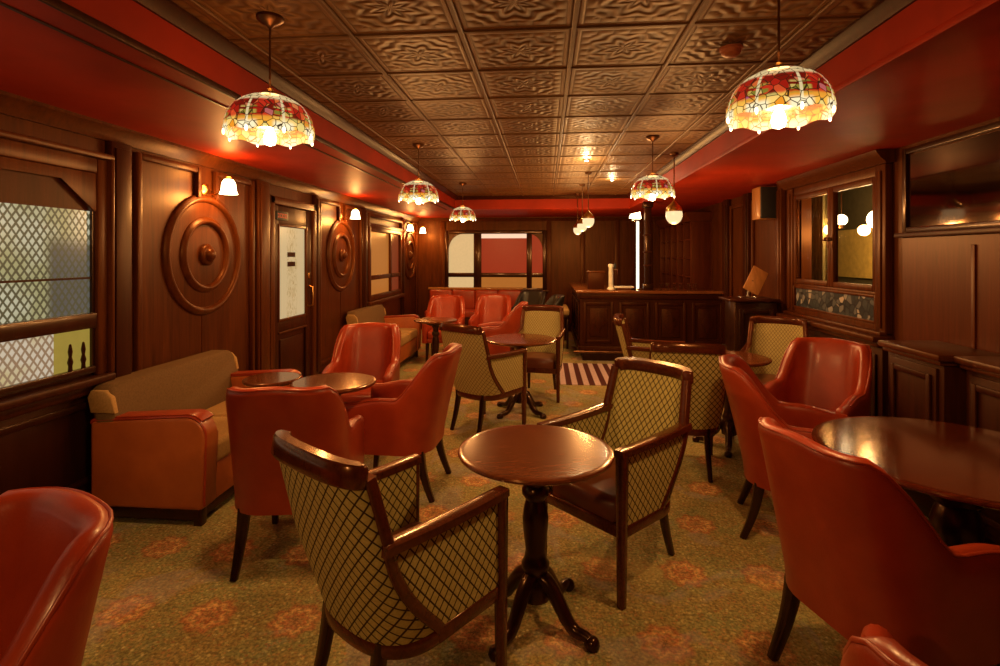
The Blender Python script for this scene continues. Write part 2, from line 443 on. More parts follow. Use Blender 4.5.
def red_chair(name, label, loc, rz, group, mat='red_leather'):
    """wing-backed leather tub chair, facing local +y"""
    t = thing(name, label, 'chair', loc, rz, group)
    W, YBk, YFr, r, th = .25, -.25, .26, .15, .072
    path, T = u_path(W, YBk, YFr, r)
    def top(q):
        q = min(q, 1-q)                         # 0 arm front .. .5 middle of the back
        return .615 + .035*sm(0, .16, q) + .285*sm(.215, .345, q) + .012*sm(.36, .5, q)
    def warp(x, y, z, q):
        qq = min(q, 1-q); k = max(0, z-.34)
        return (x*(1+.04*k*sm(.1, .3, qq)), y - .20*k*sm(.12, .36, qq) - .06*k*k*sm(.3, .45, qq), z)
    obj('backrest_shell', shell(B(), path, T, top, .30, th, warp), mat, t, 60)
    b = B()
    pts = []
    for (px, py), (nx, ny), s in path[2:-2]:
        H = top(s/T); d = th/2*.72
        pts.append(warp(px+nx*d, py+ny*d, H-th/2+th/2*.74, s/T))
    obj('piping', b.tube(pts, .0055, 6), mat, t, 60)
    obj('seat_base', B().box(-.216, .216, -.2, .275, .30, .36, .02, 3), mat, t, 60)
    obj('seat_cushion', B().box(-.212, .212, -.2, .29, .35, .475, .045, 5), mat, t, 60)
    for sx in (-1, 1):
        obj('leg', leg_tube((sx*.21, .225, .31), (sx*.22, .25, 0), .026, .015, (0, -.004)), 'leg_wood', t, 60)
        obj('leg', leg_tube((sx*.205, -.215, .31), (sx*.222, -.30, 0), .027, .016, (0, .014)), 'leg_wood', t, 60)
    return t

def lattice_chair(name, label, loc, rz, group, fab='lattice_fabric'):
    """open wooden framed tub armchair with barrel back, facing local +y"""
    t = thing(name, label, 'chair', loc, rz, group)
    W = .258; ZB, ZTP = .335, .92
    def ys(z):                                  # where back meets the side at height z
        k = min(1, max(0, (z-ZB)/(.70-ZB)))
        return lerp(-.02, -.245, 1-(1-k)**1.7) - .26*max(0, z-.70)
    def yb(z): return -.225 - .27*(z-ZB)
    def wz(z): return lerp(W-.012, W-.006, (z-ZB)/.36) if z < .695 else lerp(W-.006, W-.022, (z-.695)/.225)
    def back(q, z, off=0):
        a = lerp(-pi/2, pi/2, q); e = .78
        cx = math.copysign(abs(sin(a))**e, sin(a)); cy = cos(a)**e if cos(a) > 1e-9 else 0
        y0 = ys(z)
        return ((wz(z)-off)*cx, y0 - (y0-yb(z)-off)*cy, z)
    b = B(); nu, nv, th = 36, 12, .034
    arc = [0.0]
    for i in range(72): arc.append(arc[-1] + (Vector(back((i+1)/72, .62)) - Vector(back(i/72, .62))).length)
    uvo = lambda u, v: (arc[int(round(u*72))] - arc[36], v*(ZTP-ZB)*1.05)
    zz = lambda v: lerp(ZB, ZTP-.02, v)
    O = b.grid(lambda u, v: back(u, zz(v)), nu, nv, uvf=uvo)
    I = b.grid(lambda u, v: back(u, zz(v), th), nu, nv, flip=True, uvf=uvo)
    for i in range(nu):
        b.cap([O[i][-1], O[i+1][-1], I[i+1][-1], I[i][-1]]); b.cap([O[i][0], I[i][0], I[i+1][0], O[i+1][0]])
    for j in range(nv):
        b.cap([O[0][j], O[0][j+1], I[0][j+1], I[0][j]]); b.cap([O[-1][j], I[-1][j], I[-1][j+1], O[-1][j+1]])
    obj('back_panel', b, fab, t, 50)
    pts = [Vector(back(i/40, ZTP, th/2)) + Vector((0, 0, .012*sin(pi*i/40))) for i in range(41)]
    rr = [1.0]*41; rr[0] = rr[-1] = .8
    obj('crest_rail', B().tube(pts, rr, sq=(.027, .034)), 'chair_wood', t, 50)
    for sx in (-1, 1):
        q = 1 if sx > 0 else 0
        pts = [Vector(back(q, lerp(ZTP-.01, ZB-.01, i/14), 0)) + Vector((sx*-.012, .006, 0)) for i in range(15)]
        obj('stile', B().tube(pts, [1]*15, sq=(.021, .019)), 'chair_wood', t, 50)
        # upholstered side between stile, arm rail, front post and seat rail
        b = B(); z1 = .665; yf = .268
        def side(u, v, off): z = lerp(ZB, z1, v); return (sx*(W-.012-off), lerp(ys(z)+.005, yf, u), z)
        uvs = lambda u, v: (lerp(ys(lerp(ZB, z1, v)), yf, u), lerp(ZB, z1, v)-ZB)
        O = b.grid(lambda u, v: side(u, v, -.006), 8, 8, uvf=uvs); I = b.grid(lambda u, v: side(u, v, .026), 8, 8, flip=True, uvf=uvs)
        for i in range(8):
            b.cap([O[i][-1], O[i+1][-1], I[i+1][-1], I[i][-1]]); b.cap([O[i][0], I[i][0], I[i+1][0], O[i+1][0]])
            b.cap([O[0][i], O[0][i+1], I[0][i+1], I[0][i]]); b.cap([O[-1][i], I[-1][i], I[-1][i+1], O[-1][i+1]])
        obj('side_panel', b, fab, t, 50)
        pts = [(sx*(W-.014), lerp(-.262, .296, i/10), .680+.012*(1-i/10)**2 - .004*sin(pi*i/10)) for i in range(11)]
        obj('arm_rail', B().tube(pts, [1]*10+[.9], sq=(.029, .017)), 'chair_wood', t, 50)
        obj('leg', leg_tube((sx*(W-.012), .272, .68), (sx*(W-.012), .276, 0), .023, .0165, n=8), 'chair_wood', t, 50)
        obj('leg', leg_tube((sx*.140, -.185, .345), (sx*.155, -.265, 0), .022, .014, (0, .012)), 'leg_wood', t, 50)
    b = B(); pts = [Vector(back(i/30, ZB-.012, .012)) for i in range(31)]
    b.tube(pts, 1, sq=(.02, .025)); 
    b.box(-W+.03, W-.03, .245, .285, .30, .352, .006); 
    for sx in (-1, 1): b.box(sx*(W-.034), sx*(W-.002), -.04, .27, .30, .352, .005)
    obj('seat_rail', b, 'chair_wood', t, 50)
    b = B(); n = 40; zs = [.335, .375, .425, .446, .452]; ins = [.0, -.0, -.0, .016, .05]
    poly = [back(i/n, ZB, .042)[:2] for i in range(n+1)] + [(-W+.045, .275), (W-.045, .275)]
    poly = [back(i/n, ZB, .042)[:2] for i in range(n+1)]
    poly = poly + [(W-.046, .235), (W-.075, .268), (-W+.075, .268), (-W+.046, .235)]
    c = (0, .03)
    rings = [[b.bm.verts.new((c[0]+(x-c[0])*(1-k/.25), c[1]+(y-c[1])*(1-k/.25), z)) for x, y in poly] for z, k in zip(zs, ins)]
    for A, C in zip(rings, rings[1:]):
        for i in range(len(poly)): b.cap([A[i], A[(i+1) % len(poly)], C[(i+1) % len(poly)], C[i]])
    b.cap(rings[0], True); b.cap(rings[-1])
    obj('seat_cushion', b, 'brown_leather', t, 50)
    return t

# ------------------------------------------------------------------ tables
def round_table(name, label, loc, group, R0=.33, H=.73, rz=0, heavy=False, feet=4, foot=.27):
    t = thing(name, label, 'table', loc, rz, group)
    prof = [(0, H-.032), (R0-.05, H-.032), (R0-.018, H-.026), (R0-.004, H-.018), (R0, H-.010), (R0-.003, H-.003), (R0-.012, H), (R0-.03, H+.0005), (0, H+.0005)]
    obj('table_top', B().lathe(prof, 72), 'table_wood', t, 30)
    k = 1.6 if heavy else 1
    ap = [(0, H-.075), (.10*k, H-.075), (.145*k, H-.06), (.15*k, H-.033), (0, H-.033)]
    obj('top_support', B().lathe(ap, 32), 'black_wood', t, 40)
    pc = [(0, .10), (.062, .10), (.066, .13), (.056, .17), (.044, .20), (.058, .225), (.060, .245), (.048, .265), (.042, .30), (.052, .38), (.056, .44), (.048, .49), (.040, .515), (.058, .54), (.058, .56), (.042, .58), (.046, .62), (.062, .65), (.07, H-.07), (0, H-.07)]
    obj('column', B().lathe([(r*k, z) for r, z in pc], 28), 'black_wood', t, 40)
    for i in range(feet):
        a = 2*pi*i/feet + pi/4
        pts = []; rr = []
        for q in range(11):
            u = q/10; rad = lerp(.03*k, foot, u); z = .165*(1-sm(0, .8, u)) + .024 + .012*sin(u*pi*3)*u
            pts.append((rad*cos(a), rad*sin(a), z)); rr.append(lerp(.036*k, .019, u))
        b = B().tube(pts, rr, 8)
        b.lathe([(0, 0), (.026, 0), (.032, .014), (.026, .034), (.012, .044), (0, .046)], 14, (foot*cos(a), foot*sin(a), 0))
        obj('foot', b, 'black_wood', t, 50)
    return t

# ------------------------------------------------------------------ sofa
def sofa(name, label, loc, rz, group, W=1.35, D=.68):
    """two seater with square leather arms, facing local +y"""
    t = thing(name, label, 'sofa', loc, rz, group)
    y0, y1 = -D/2, D/2; HA = .625
    for sx in (-1, 1):
        rc = .11
        out = [(y0, .10), (y1-.03, .10), (y1-.01, .12)] + [(y1-rc+rc*cos(a), HA-rc+rc*sin(a)) for a in [pi/2*i/8 for i in range(9)]] + [(y0+.02, HA-.035), (y0, HA-.05)]
        xs = (sx*(W/2-.13), sx*W/2)
        am = obj('arm', B().prism(out, lambda a, b_, d: (d, a, b_), *xs, bev=.018, seg=3), 'orange_leather', t, 50)
        pts = [(sx*(W/2-.012), p[0], p[1]+.006) for p in out[2:]]
        obj('piping', B().tube(pts, .008, 6), 'red_leather', am)
        pts = [(sx*(W/2-.065), p[0]+(.004 if i < 6 else 0), p[1]+.012) for i, p in enumerate(out[7:])]
        obj('arm_cap', B().tube(pts, 1, sq=(.055, .012)), 'red_leather', am, 40)
    # leaning backrest, rounded top corners
    hw = W/2-.005; zb, zt, rc = .40, .80, .08
    o = [(-hw, zb), (hw, zb)] + [(hw-rc+rc*cos(a), zt-rc+rc*sin(a)) for a in [pi/2*i/6 for i in range(7)]] + [(-hw+rc-rc*sin(a), zt-rc+rc*cos(a)) for a in [pi/2*i/6 for i in range(7)]]
    obj('backrest', B().prism(o, lambda a, b_, d: (a, d - .22*(b_-zb), b_), y0+.20, y0+.06, bev=.03, seg=4), 'beige_fabric', t, 50)
    for sx in (-1, 1):
        e = obj('end_panel', B().prism([(y0+.205, .64), (y0+.055, .64), (y0+.055, zt-.07), (y0+.085, zt-.03), (y0+.175, zt-.03), (y0+.205, zt-.07)], lambda a, b_, d: (d, a - .22*(b_-zb), b_), sx*(hw-.03), sx*(hw+.006), .008), 'cream_fabric', t, 50)
        e['label'] = 'paler fabric panel closing the end of the backrest'
    obj('seat_base', B().box(-W/2+.12, W/2-.12, y0+.05, y1-.03, .10, .32, .015), 'orange_leather', t)
    for sx in (-1, 1):
        x0 = .005 if sx > 0 else -W/2+.13
        obj('seat_cushion', B().box(x0, x0+W/2-.135, y0+.18, y1-.015, .31, .455, .04, 4), 'cream_fabric', t, 50)
        for sy in (-1, 1):
            obj('leg', B().box(sx*(W/2-.05)-.025, sx*(W/2-.05)+.025, sy*(D/2-.06)-.025, sy*(D/2-.06)+.025, 0, .105, .004), 'black_wood', t)
    obj('plinth', B().box(-W/2+.02, W/2-.02, y0+.03, y1-.05, .035, .10, .004), 'black_wood', t)
    return t

# ------------------------------------------------------------------ lamps
def pendant(name, label, x, y, group, D=.40, zb=2.03, power=None, copy_of=None):
    if copy_of:
        t = dup(copy_of, label, (x, y, ZC), 0); return t
    t = thing(name, label, 'pendant lamp', (x, y, ZC), 0, group)
    z0 = zb-ZC; R0 = D/2; h = .175
    obj('ceiling_canopy', B().lathe([(0, 0), (.055, 0), (.056, -.012), (.040, -.028), (.018, -.036), (.008, -.05), (0, -.05)], 24), 'dark_brass', t, 40)
    pts = [(0, 0, lerp(-.04, z0+h+.02, i/4)) for i in range(5)]
    rod = obj('chain', B().tube(pts, .0045, 8), 'dark_brass', t)
    def shade_pt(u, v, off):
        a = 2*pi*u; k = v
        prof = [(1.0, 0), (1.0, .12), (.985, .27), (.95, .42), (.885, .57), (.78, .72), (.64, .84), (.48, .93), (.36, .975), (.20, 1.0)]
        q = k*(len(prof)-1); i = min(int(q), len(prof)-2); f = q-i
        rr = lerp(prof[i][0], prof[i+1][0], f); zz = lerp(prof[i][1], prof[i+1][1], f)
        sc = .006*(1-k)**4*cos(8*a+pi)          # wavy lower border
        return ((R0*rr-off)*cos(a), (R0*rr-off)*sin(a), h*zz - off*.4 + sc)
    b = B(); n = 96
    O = b.grid(lambda u, v: shade_pt(u, v, 0), n, 27, cu=True); I = b.grid(lambda u, v: shade_pt(u, v, .005), n, 27, cu=True, flip=True)
    for i in range(n): b.cap([O[i][0], I[i][0], I[(i+1) % n][0], O[(i+1) % n][0]])
    s_ = obj('lamp_shade', b, 'tiffany_glass', t, 60); s_.location = (0, 0, z0)
    cp = obj('shade_cap', B().lathe([(0, h+.03), (.012, h+.03), (.016, h+.018), (.05, h+.008), (.052, h-.004), (0, h-.004)], 24), 'brass', t, 40); cp.location = (0, 0, z0)
    for i in range(8):
        a = 2*pi*(i)/8
        d = obj('rim_drop', B().lathe([(0, .014), (.004, .010), (.0055, 0), (.004, -.009), (0, -.012)], 8, (R0*1.0*cos(a), R0*1.0*sin(a), -.006)), 'lamp_glass', t); d.location = (0, 0, z0)
    bb = B().lathe([(0, .15), (.012, .15), (.013, .03), (.022, .012), (.027, -.012), (.021, -.034), (0, -.042)], 16)
    bu = obj('bulb', bb, 'bulb_glass', t, 60); bu.location = (0, 0, z0)
    light('bulb_light', (0, 0, z0-.04), power or POWER['pendant'], WARM, .06, t)
    # light that passes through the open crown and the coloured glass
    light('crown_light', (0, 0, z0+h+.075), POWER['shade'], (1, .42, .12), .05, t)
    return t

def sconce(name, label, y, z, group, x=XL, rz=LEFT):
    t = thing(name, label, 'wall lamp', (x, y, z), rz, group)
    obj('back_plate', B().lathe([(0, 0), (.045, 0), (.047, .010), (.030, .02), (.012, .028), (0, .028)], 20, axis='y'), 'brass', t, 40)
    pts = [(0, .02, 0), (0, .07, -.03), (0, .12, -.02), (0, .165, .03), (0, .195, .075), (0, .20, .085)]
    pts = [(0, .02+.18*(1-cos(pi*i/20)) / 1.0 if 0 else .02+.18*i/10, -.055*sin(pi*i/10)+.085*(i/10)**2) for i in range(11)]
    obj('arm', B().tube(pts, .009, 8), 'brass', t)
    obj('gallery', B().lathe([(0, .10), (.02, .10), (.03, .085), (.034, .075), (0, .075)], 16, (0, .20, 0)), 'brass', t, 40)
    b = B(); pr = [(.016, .088), (.032, .080), (.045, .062), (.052, .038), (.054, .012), (.058, -.012), (.066, -.030), (.068, -.036), (.063, -.034), (.054, -.012), (.050, .012), (.047, .038), (.040, .06), (.028, .074), (.014, .08)]
    obj('glass_shade', b.lathe(pr, 24, (0, .20, 0), caps=False), 'lamp_glass', t, 60)
    light('sconce_light', (0, .20, -.06), POWER['sconce'], AMBER, .05, t)
    light('glass_glow', (0, .20, .13), 5, AMBER, .05, t)      # light through the frosted bell
    return t

# ================================================================== THE ROOM
T_ = Matrix.Translation
ML = T_((XL, 0, 0)) @ Matrix.Rotation(LEFT, 4, 'Z')      # local (x,y,z) -> (XL+y, -x, z)
MR = T_((XR, 0, 0)) @ Matrix.Rotation(RIGHT, 4, 'Z')     # -> (XR-y, x, z)
MK = T_((0, YB, 0)) @ Matrix.Rotation(BACK, 4, 'Z')      # -> (-x, YB-y, z)
def struct(name, b, mat, parent=None, smooth=40):
    return obj(name, b, mat, parent, smooth, kind='structure')
def srt(name):
    o = bpy.data.objects.new(name, None); COL.objects.link(o); o['kind'] = 'structure'; return o

struct('floor', B().box(XL-.1, XR+.1, YF-.1, YB+.1, -.1, 0), 'carpet')
struct('wall_left', B().box(XL-.1, XL, YF-.1, YB+.1, 0, 2.75), 'panel_wood')
struct('wall_back', B().box(XL-.1, XR+.1, YB, YB+.1, 0, 2.75), 'panel_wood')
struct('wall_front', B().box(XL-.1, XR+.1, YF-.1, YF, 0, 2.75), 'dark_wood')
# right wall with the opening of the glazed hatch
HY0, HY1, HZ0, HZ1 = 4.42, 5.66, 1.27, 2.17
b = B()
b.box(XR, XR+.1, YF-.1, HY0, 0, 2.75).box(XR, XR+.1, HY1, YB+.1, 0, 2.75).box(XR, XR+.1, HY0, HY1, 0, HZ0).box(XR, XR+.1, HY0, HY1, HZ1, 2.75)
struct('wall_right', b, 'panel_wood')
# ceiling: pressed tin field, dropped red soffits around it
b = B().box(SXL-.1, SXR+.1, YF-.1, SYB+.1, ZC, ZC+.1)
k = -20
while TX0 + k*TP < SXR:                      # raised seams between the sheets
    xx = TX0 + k*TP
    if xx > SXL+.02: b.box(xx-.011, xx+.011, YF, SYB, ZC-.010, ZC+.01, .004, 1)
    k += 1
k = -9
while TY0 + k*TP < SYB:
    yy = TY0 + k*TP
    if yy > YF: b.box(SXL, SXR, yy-.006, yy+.006, ZC-.006, ZC+.01, .002, 1)
    k += 1
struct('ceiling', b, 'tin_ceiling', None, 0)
b = B()
b.box(XL-.05, SXL, YF-.05, YB+.05, ZS, ZC+.08); struct('ceiling_left', b, 'soffit_paint', None, 0)
struct('ceiling_right', B().box(SXR, XR+.05, YF-.05, YB+.05, ZS, ZC+.08), 'soffit_paint', None, 0)
struct('ceiling_back', B().box(SXL, SXR, SYB, YB+.05, ZS, ZC+.08), 'soffit_paint', None, 0)
# dark crown mouldings where the soffit meets the tin
def crown(nm, p0, p1, inward, z, mat='dark_wood', s=1):
    pr = [(0, 0), (.055*s, 0), (.055*s, -.012*s), (.040*s, -.022*s), (.022*s, -.045*s), (.014*s, -.062*s), (0, -.062*s)]
    d = Vector((*p1, 0))-Vector((*p0, 0))
    struct(nm, B().prism(pr, lambda a, c, t: (p0[0]+d.x*t+inward[0]*a, p0[1]+d.y*t+inward[1]*a, z+c), 0, 1), mat)
crown('trim_1', (SXL, YF), (SXL, SYB), (1, 0), ZC)
crown('trim_2', (SXR, YF), (SXR, SYB), (-1, 0), ZC)
crown('trim_3', (SXL, SYB), (SXR, SYB), (0, -1), ZC)
crown('trim_4', (XL, YF), (XL, YB), (1, 0), ZS, 'panel_wood', 1.5)
crown('trim_5', (XL, YB), (XR, YB), (0, -1), ZS, 'panel_wood', 1.3)
struct('trim_6', B().box(SXL-.004, SXL+.012, YF, SYB, ZS-.012, ZS+.02, .004).box(SXL-.16, SXL-.145, YF, SYB, ZS-.006, ZS+.01), 'dark_wood')
struct('trim_7', B().box(SXR-.012, SXR+.004, YF, SYB, ZS-.012, ZS+.02, .004), 'soffit_paint')
struct('baseboard_left', B().box(XL, XL+.03, YF, 4.86, 0, .16, .006).box(XL, XL+.03, 5.92, YB, 0, .16, .006), 'dark_wood')
struct('baseboard_right', B().box(XR-.03, XR, YF, YB, 0, .16, .006), 'dark_wood')
struct('baseboard_back', B().box(XL, XR, YB-.03, YB, 0, .16, .006), 'dark_wood')

# ---- left wall panelling: pilasters, raised frames, planks of the panel field
tn = [8]
def trim(b, mat, smooth=40):
    struct('trim_%d' % tn[0], b, mat, None, smooth); tn[0] += 1
def pilaster_left(y0, y1, mat='dark_wood', d=.05):
    trim(B().box(-y1, -y0, 0, d, .16, ZS-.09, .008).box(-y1+.02, -y0-.02, d, d+.014, .2, ZS-.13, .006).xf(ML), mat)
for y0, y1 in ((3.03, 3.19), (4.70, 4.90), (5.92, 6.02), (7.55, 7.68), (9.66, 9.76)):
    pilaster_left(y0, y1, 'panel_wood' if y0 == 4.70 else 'dark_wood')
def panel_left(y0, y1, yc):
    b = B(); w_, d = .045, .04
    zt = 2.235
    # frame broken at the top by the stem of the roundel
    b.box(-y1, -y1+w_, 0, d, .25, zt, .01).box(-y0-w_, -y0, 0, d, .25, zt, .01)
    b.box(-y1+w_, -yc-.13, 0, d, zt-w_, zt, .01).box(-yc+.13, -y0-w_, 0, d, zt-w_, zt, .01)
    b.box(-y1+w_, -y0-w_, 0, d, .25, .25+w_, .01)
    for sx in (-1, 1): b.box(-yc+sx*.13, -yc+sx*.085, 0, d, 2.0, zt, .01)
    n_ = 2
    for i in range(1, n_):
        q = lerp(-y1+w_, -y0-w_, i/n_); b.box(q-.003, q+.003, 0, .004, .3, zt-w_)
    trim(b.xf(ML), 'panel_wood')
panel_left(3.25, 4.66, 3.99); panel_left(6.06, 7.51, 6.79); panel_left(9.80, 10.85, 10.32)

def roundel(label, y):
    t = thing('wall_roundel', label, 'wall ornament', (XL, y, 1.56), LEFT, 'carved roundels along the panelled wall')
    def ring(r, a, h): return [(r-a, 0), (r-a, h*.35), (r-a*.75, h*.75), (r-a*.3, h), (r+a*.2, h*.96), (r+a*.6, h*.6), (r+a*.85, h*.5), (r+a, h*.2), (r+a, 0)]
    obj('disc', B().lathe([(0, .008), (.42, .008), (.435, .006), (.44, 0)], 64, axis='y'), 'panel_wood', t, 50)
    obj('outer_ring', B().lathe(ring(.445, .032, .038), 72, axis='y', caps=False), 'panel_wood', t, 60)
    obj('inner_ring', B().lathe(ring(.27, .032, .042), 64, axis='y', caps=False), 'panel_wood', t, 60)
    obj('boss', B().lathe([(.085, .012), (.085, .028), (.072, .04), (.055, .045), (.05, .06), (.03, .078), (0, .084)], 32, axis='y'), 'panel_wood', t, 50)
    return t
roundel('large carved wooden roundel between the lattice window and the glazed door', 3.99)
roundel('carved wooden roundel just beyond the glazed door', 6.79)
roundel('farthest carved wooden roundel, by the back corner', 10.32)
sg = 'brass wall lamps with bell glass shades'
sconce('wall_sconce', 'bell glass wall lamp above the roundel nearest the lattice window', 3.99, 2.075, sg)
sconce('wall_sconce', 'bell glass wall lamp above the roundel beyond the glazed door', 6.79, 2.075, sg)
sconce('wall_sconce', 'bell glass wall lamp at the far end of the amber window', 9.62, 2.05, sg)
sconce('wall_sconce', 'bell glass wall lamp nearest the back corner of the room', 10.62, 2.05, sg)

# ---- window_1: big window with lattice glass
pane('lattice_pane', (.44, .43, .30), (.30, .29, .14), (.06, .06, .03), POWER['window']*.95, .043, (-2.98, -2.62, 1.70))
pane('lower_lattice_pane', (.55, .47, .35), (.5, .40, .2), (.25, .16, .09), POWER['window']*.9, .045)
glow('ochre_pane', (.42, .30, .05), .7*POWER['window'])
W1 = srt('window_1'); W1.location = (XL, 0, 0); W1.rotation_euler = (0, 0, LEFT)
x0, x1 = -3.0, -.6                                           # local x = -world y
b = B()
b.box(x0, x0+.07, 0, .05, .84, 2.13, .012).box(x1-.07, x1, 0, .05, .84, 2.13, .012)
b.box(x0+.07, x1-.07, 0, .05, 2.04, 2.13, .012)
b.box(x0-.03, x0, 0, .075, .84, 2.15, .012).box(x0-.03, x1+.03, 0, .075, 2.13, 2.165, .012)
struct('window_frame', b, 'panel_wood', W1)
# chamfered valance of the upper light
vz = [(x0+.07, 1.80), (x0+.07, 2.04), (x1-.07, 2.04), (x1-.07, 1.80), (x1-.30, 1.985), (x0+.40, 1.985)]
vz = [(x0+.07, 1.815), (x0+.075, 2.04), (x1-.07, 2.04), (x1-.07, 1.815), (x1-.095, 1.815), (x1-.30, 1.985), (x0+.30, 1.985), (x0+.095, 1.815)]
struct('valance', B().prism(vz, lambda a, c, d: (a, d, c), .004, .042, .006), 'panel_wood', W1)
struct('lintel_board', B().box(x0+.08, x1-.08, .004, .016, 1.815, 2.0), 'dark_wood', W1)
struct('upper_pane', B().box(x0+.085, x1-.07, .006, .014, 1.215, 1.815), 'lattice_pane', W1)
struct('lower_pane', B().box(x0+.32, x1-.07, .006, .014, .90, 1.125), 'lower_lattice_pane', W1)
b = B().box(x0+.09, x0+.32, .006, .014, .90, 1.125); struct('ochre_pane', b, 'ochre_pane', W1)
b = B().box(x0+.07, x1-.07, .0, .046, 1.125, 1.215, .008).box(x0+.085, x1-.07, .012, .024, 1.415, 1.427).box(x0+.07, x0+.09, 0, .03, .88, 1.82)
b.box(x0+.07, x1-.07, 0, .04, .86, .90, .006)
for q in (.15, .235): b.lathe([(0, 0), (.012, 0), (.010, .03), (.015, .05), (.008, .08), (.012, .11), (.006, .15), (0, .155)], 10, (x0+q, .03, .90))
struct('window_bars', b, 'black_wood', W1)
struct('window_sill', B().box(x0-.01, x1+.05, 0, .10, .80, .845, .012).box(x0, x1+.02, 0, .05, .74, .80, .01), 'dark_wood', W1)
trim(B().box(-3.02, 2.1, 0, .02, .16, .74, .004).frame(-2.98, -2.05, .22, .70, .04, .02, .035, .006).frame(-1.97, -1.0, .22, .70, .04, .02, .035, .006).xf(ML), 'black_wood')  # black wood here paints in the shade on the wall below the window

# ---- door_1 with etched glass, small sign over it
n = N('etched_glass', .25)
x, y, z = n.sep(n.coord('Object'))
f1 = n.noise(n.coord('Object', (9, 9, 5)), 2.2, 4, .6, 2.5)
c = n.mix(n.step(f1, .48, .60), (.80, .66, .36), (.50, .38, .16))
fx = n.math('SUBTRACT', 1, n.step(n.math('ABSOLUTE', n.math('SUBTRACT', x, -5.40)), .08, .14))
c = n.mix(fx, (.80, .66, .36), c)
n.color((.2, .18, .13)); n.emit(c, .50*POWER['window']); M['etched_glass'] = n.m
D1 = srt('door_1'); D1.location = (XL, 0, 0); D1.rotation_euler = (0, 0, LEFT)
b = B().box(-4.985, -4.90, 0, .06, 0, 2.14, .01).box(-5.92, -5.835, 0, .06, 0, 2.14, .01).box(-5.92, -4.90, 0, .06, 2.06, 2.14, .01)
struct('door_frame', b, 'panel_wood', D1)
b = B().box(-5.83, -4.99, .0, .012, .01, 2.055).box(-5.83, -5.70, .012, .035, .01, 2.055, .004).box(-5.09, -4.99, .012, .035, .01, 2.055, .004)
b.box(-5.70, -5.09, .012, .035, 1.86, 2.055, .004).box(-5.70, -5.09, .012, .035, .76, .90, .004).box(-5.70, -5.09, .012, .035, .01, .2, .004).box(-5.64, -5.15, .012, .026, .26, .70, .008)
struct('door_leaf', b, 'dark_wood', D1)
struct('door_glass', B().box(-5.69, -5.10, .012, .020, .91, 1.85), 'etched_glass', D1)
struct('glass_bead', B().frame(-5.715, -5.075, .885, 1.875, .028, .02, .045, .006), 'panel_wood', D1)
b = B()
for z0 in (1.44, 1.54): b.box(-5.47, -5.30, .02, .0225, z0, z0+.05, .001, 1)
struct('glass_marks', b, 'black_wood', D1)
struct('rail_moulding', B().box(-5.70, -5.08, .03, .05, .765, .785, .006), 'panel_wood', D1)
b = B().tube([(-5.77, .03, .98), (-5.77, .08, 1.0), (-5.77, .085, 1.1), (-5.77, .08, 1.2), (-5.77, .03, 1.22)], .009, 8).box(-5.79, -5.75, .033, .042, 1.30, 1.36, .003)
struct('door_handle', b, 'brass', D1)
t = thing('door_sign', 'small dark sign with red letters above the etched door glass', 'sign', (XL, 5.14, 1.955), LEFT)
obj('plaque', B().box(-.12, .12, .036, .052, -.045, .045, .004), 'black_plastic', t)
plain('sign_red', (.55, .07, .05), .5)
b = B(); xx = -.09
for wd_ in (.018, .026, .02, .03, .018, .024):
    b.box(xx, xx+wd_*.35, .052, .054, -.022, .022); b.box(xx, xx+wd_, .052, .054, .012, .022); b.box(xx, xx+wd_, .052, .054, -.022, -.012); xx += wd_+.010
obj('lettering', b, 'sign_red', t)

# ---- window_2: window beyond the door, its orange reflection painted in as glowing panes
glow('amber_glow', (.60, .19, .03), .6); glow('red_reflection', (.30, .04, .012), .5); glow('parchment_pane', (.85, .55, .24), .75)
W2 = srt('window_2'); W2.location = (XL, 0, 0); W2.rotation_euler = (0, 0, LEFT)
x0, x1 = -9.58, -7.76
b = B().frame(x0, x1, .86, 2.02, .09, 0, .06, .012).box(x0+.09, x1-.09, 0, .05, 1.18, 1.25, .008)
b.box(-8.95, -8.88, 0, .05, .94, 1.94, .008).box(x0-.05, x1+.05, 0, .10, .80, .86, .012).frame(x0-.04, x1+.04, 2.0, 2.2, .05, 0, .07, .01)
struct('window_frame', b, 'panel_wood', W2)
struct('amber_reflection_pane', B().box(-8.88, x1-.09, .006, .014, .95, 1.93), 'amber_glow', W2)
struct('red_reflection_pane', B().box(x0+.09, -8.95, .006, .014, .95, 1.93), 'red_reflection', W2)

# ---- back wall: planks, triple window, dado
b = B(); i = 0
xx = -2.4
while xx < 2.5:
    b.box(-xx-.003, -xx+.003, 0, .004, .16, 2.26); xx += .13
for xx in (-2.16, .06, .75, 1.45, 2.1): b.box(-xx-.05, -xx+.05, 0, .03, .16, 2.28, .008)
trim(b.xf(MK), 'panel_wood')
W3 = srt('window_3'); W3.location = (0, YB, 0); W3.rotation_euler = (0, 0, BACK)
b = B().frame(-.0, 2.10, .82, 2.08, .07, 0, .08, .012)
b.box(1.34, 1.50, 0, .07, .89, 2.01, .01).box(.29, .40, 0, .07, .89, 2.01, .01).box(.07, 2.03, 0, .065, 1.11, 1.20, .01)
b.box(-.05, 2.15, 0, .12, .80, .85, .012)
for cx_, sx_ in ((2.03, -1), (.07, 1)):         # rounded upper corners
    poly = [(cx_, 2.01)] + [(cx_+sx_*.30*(1-cos(a)), 2.01-.34*(1-sin(a))) for a in [pi/2*j/8 for j in range(9)]]
    b.prism(poly, lambda a, c, d: (a, d, c), .002, .06)
struct('window_frame', b, 'black_wood', W3)
struct('parchment_glass', B().box(1.50, 2.03, .006, .014, .89, 2.01), 'parchment_pane', W3)
glow('scarlet_pane', (.55, .045, .015), .5); glow('bright_pane', (1, .62, .42), 1.0)
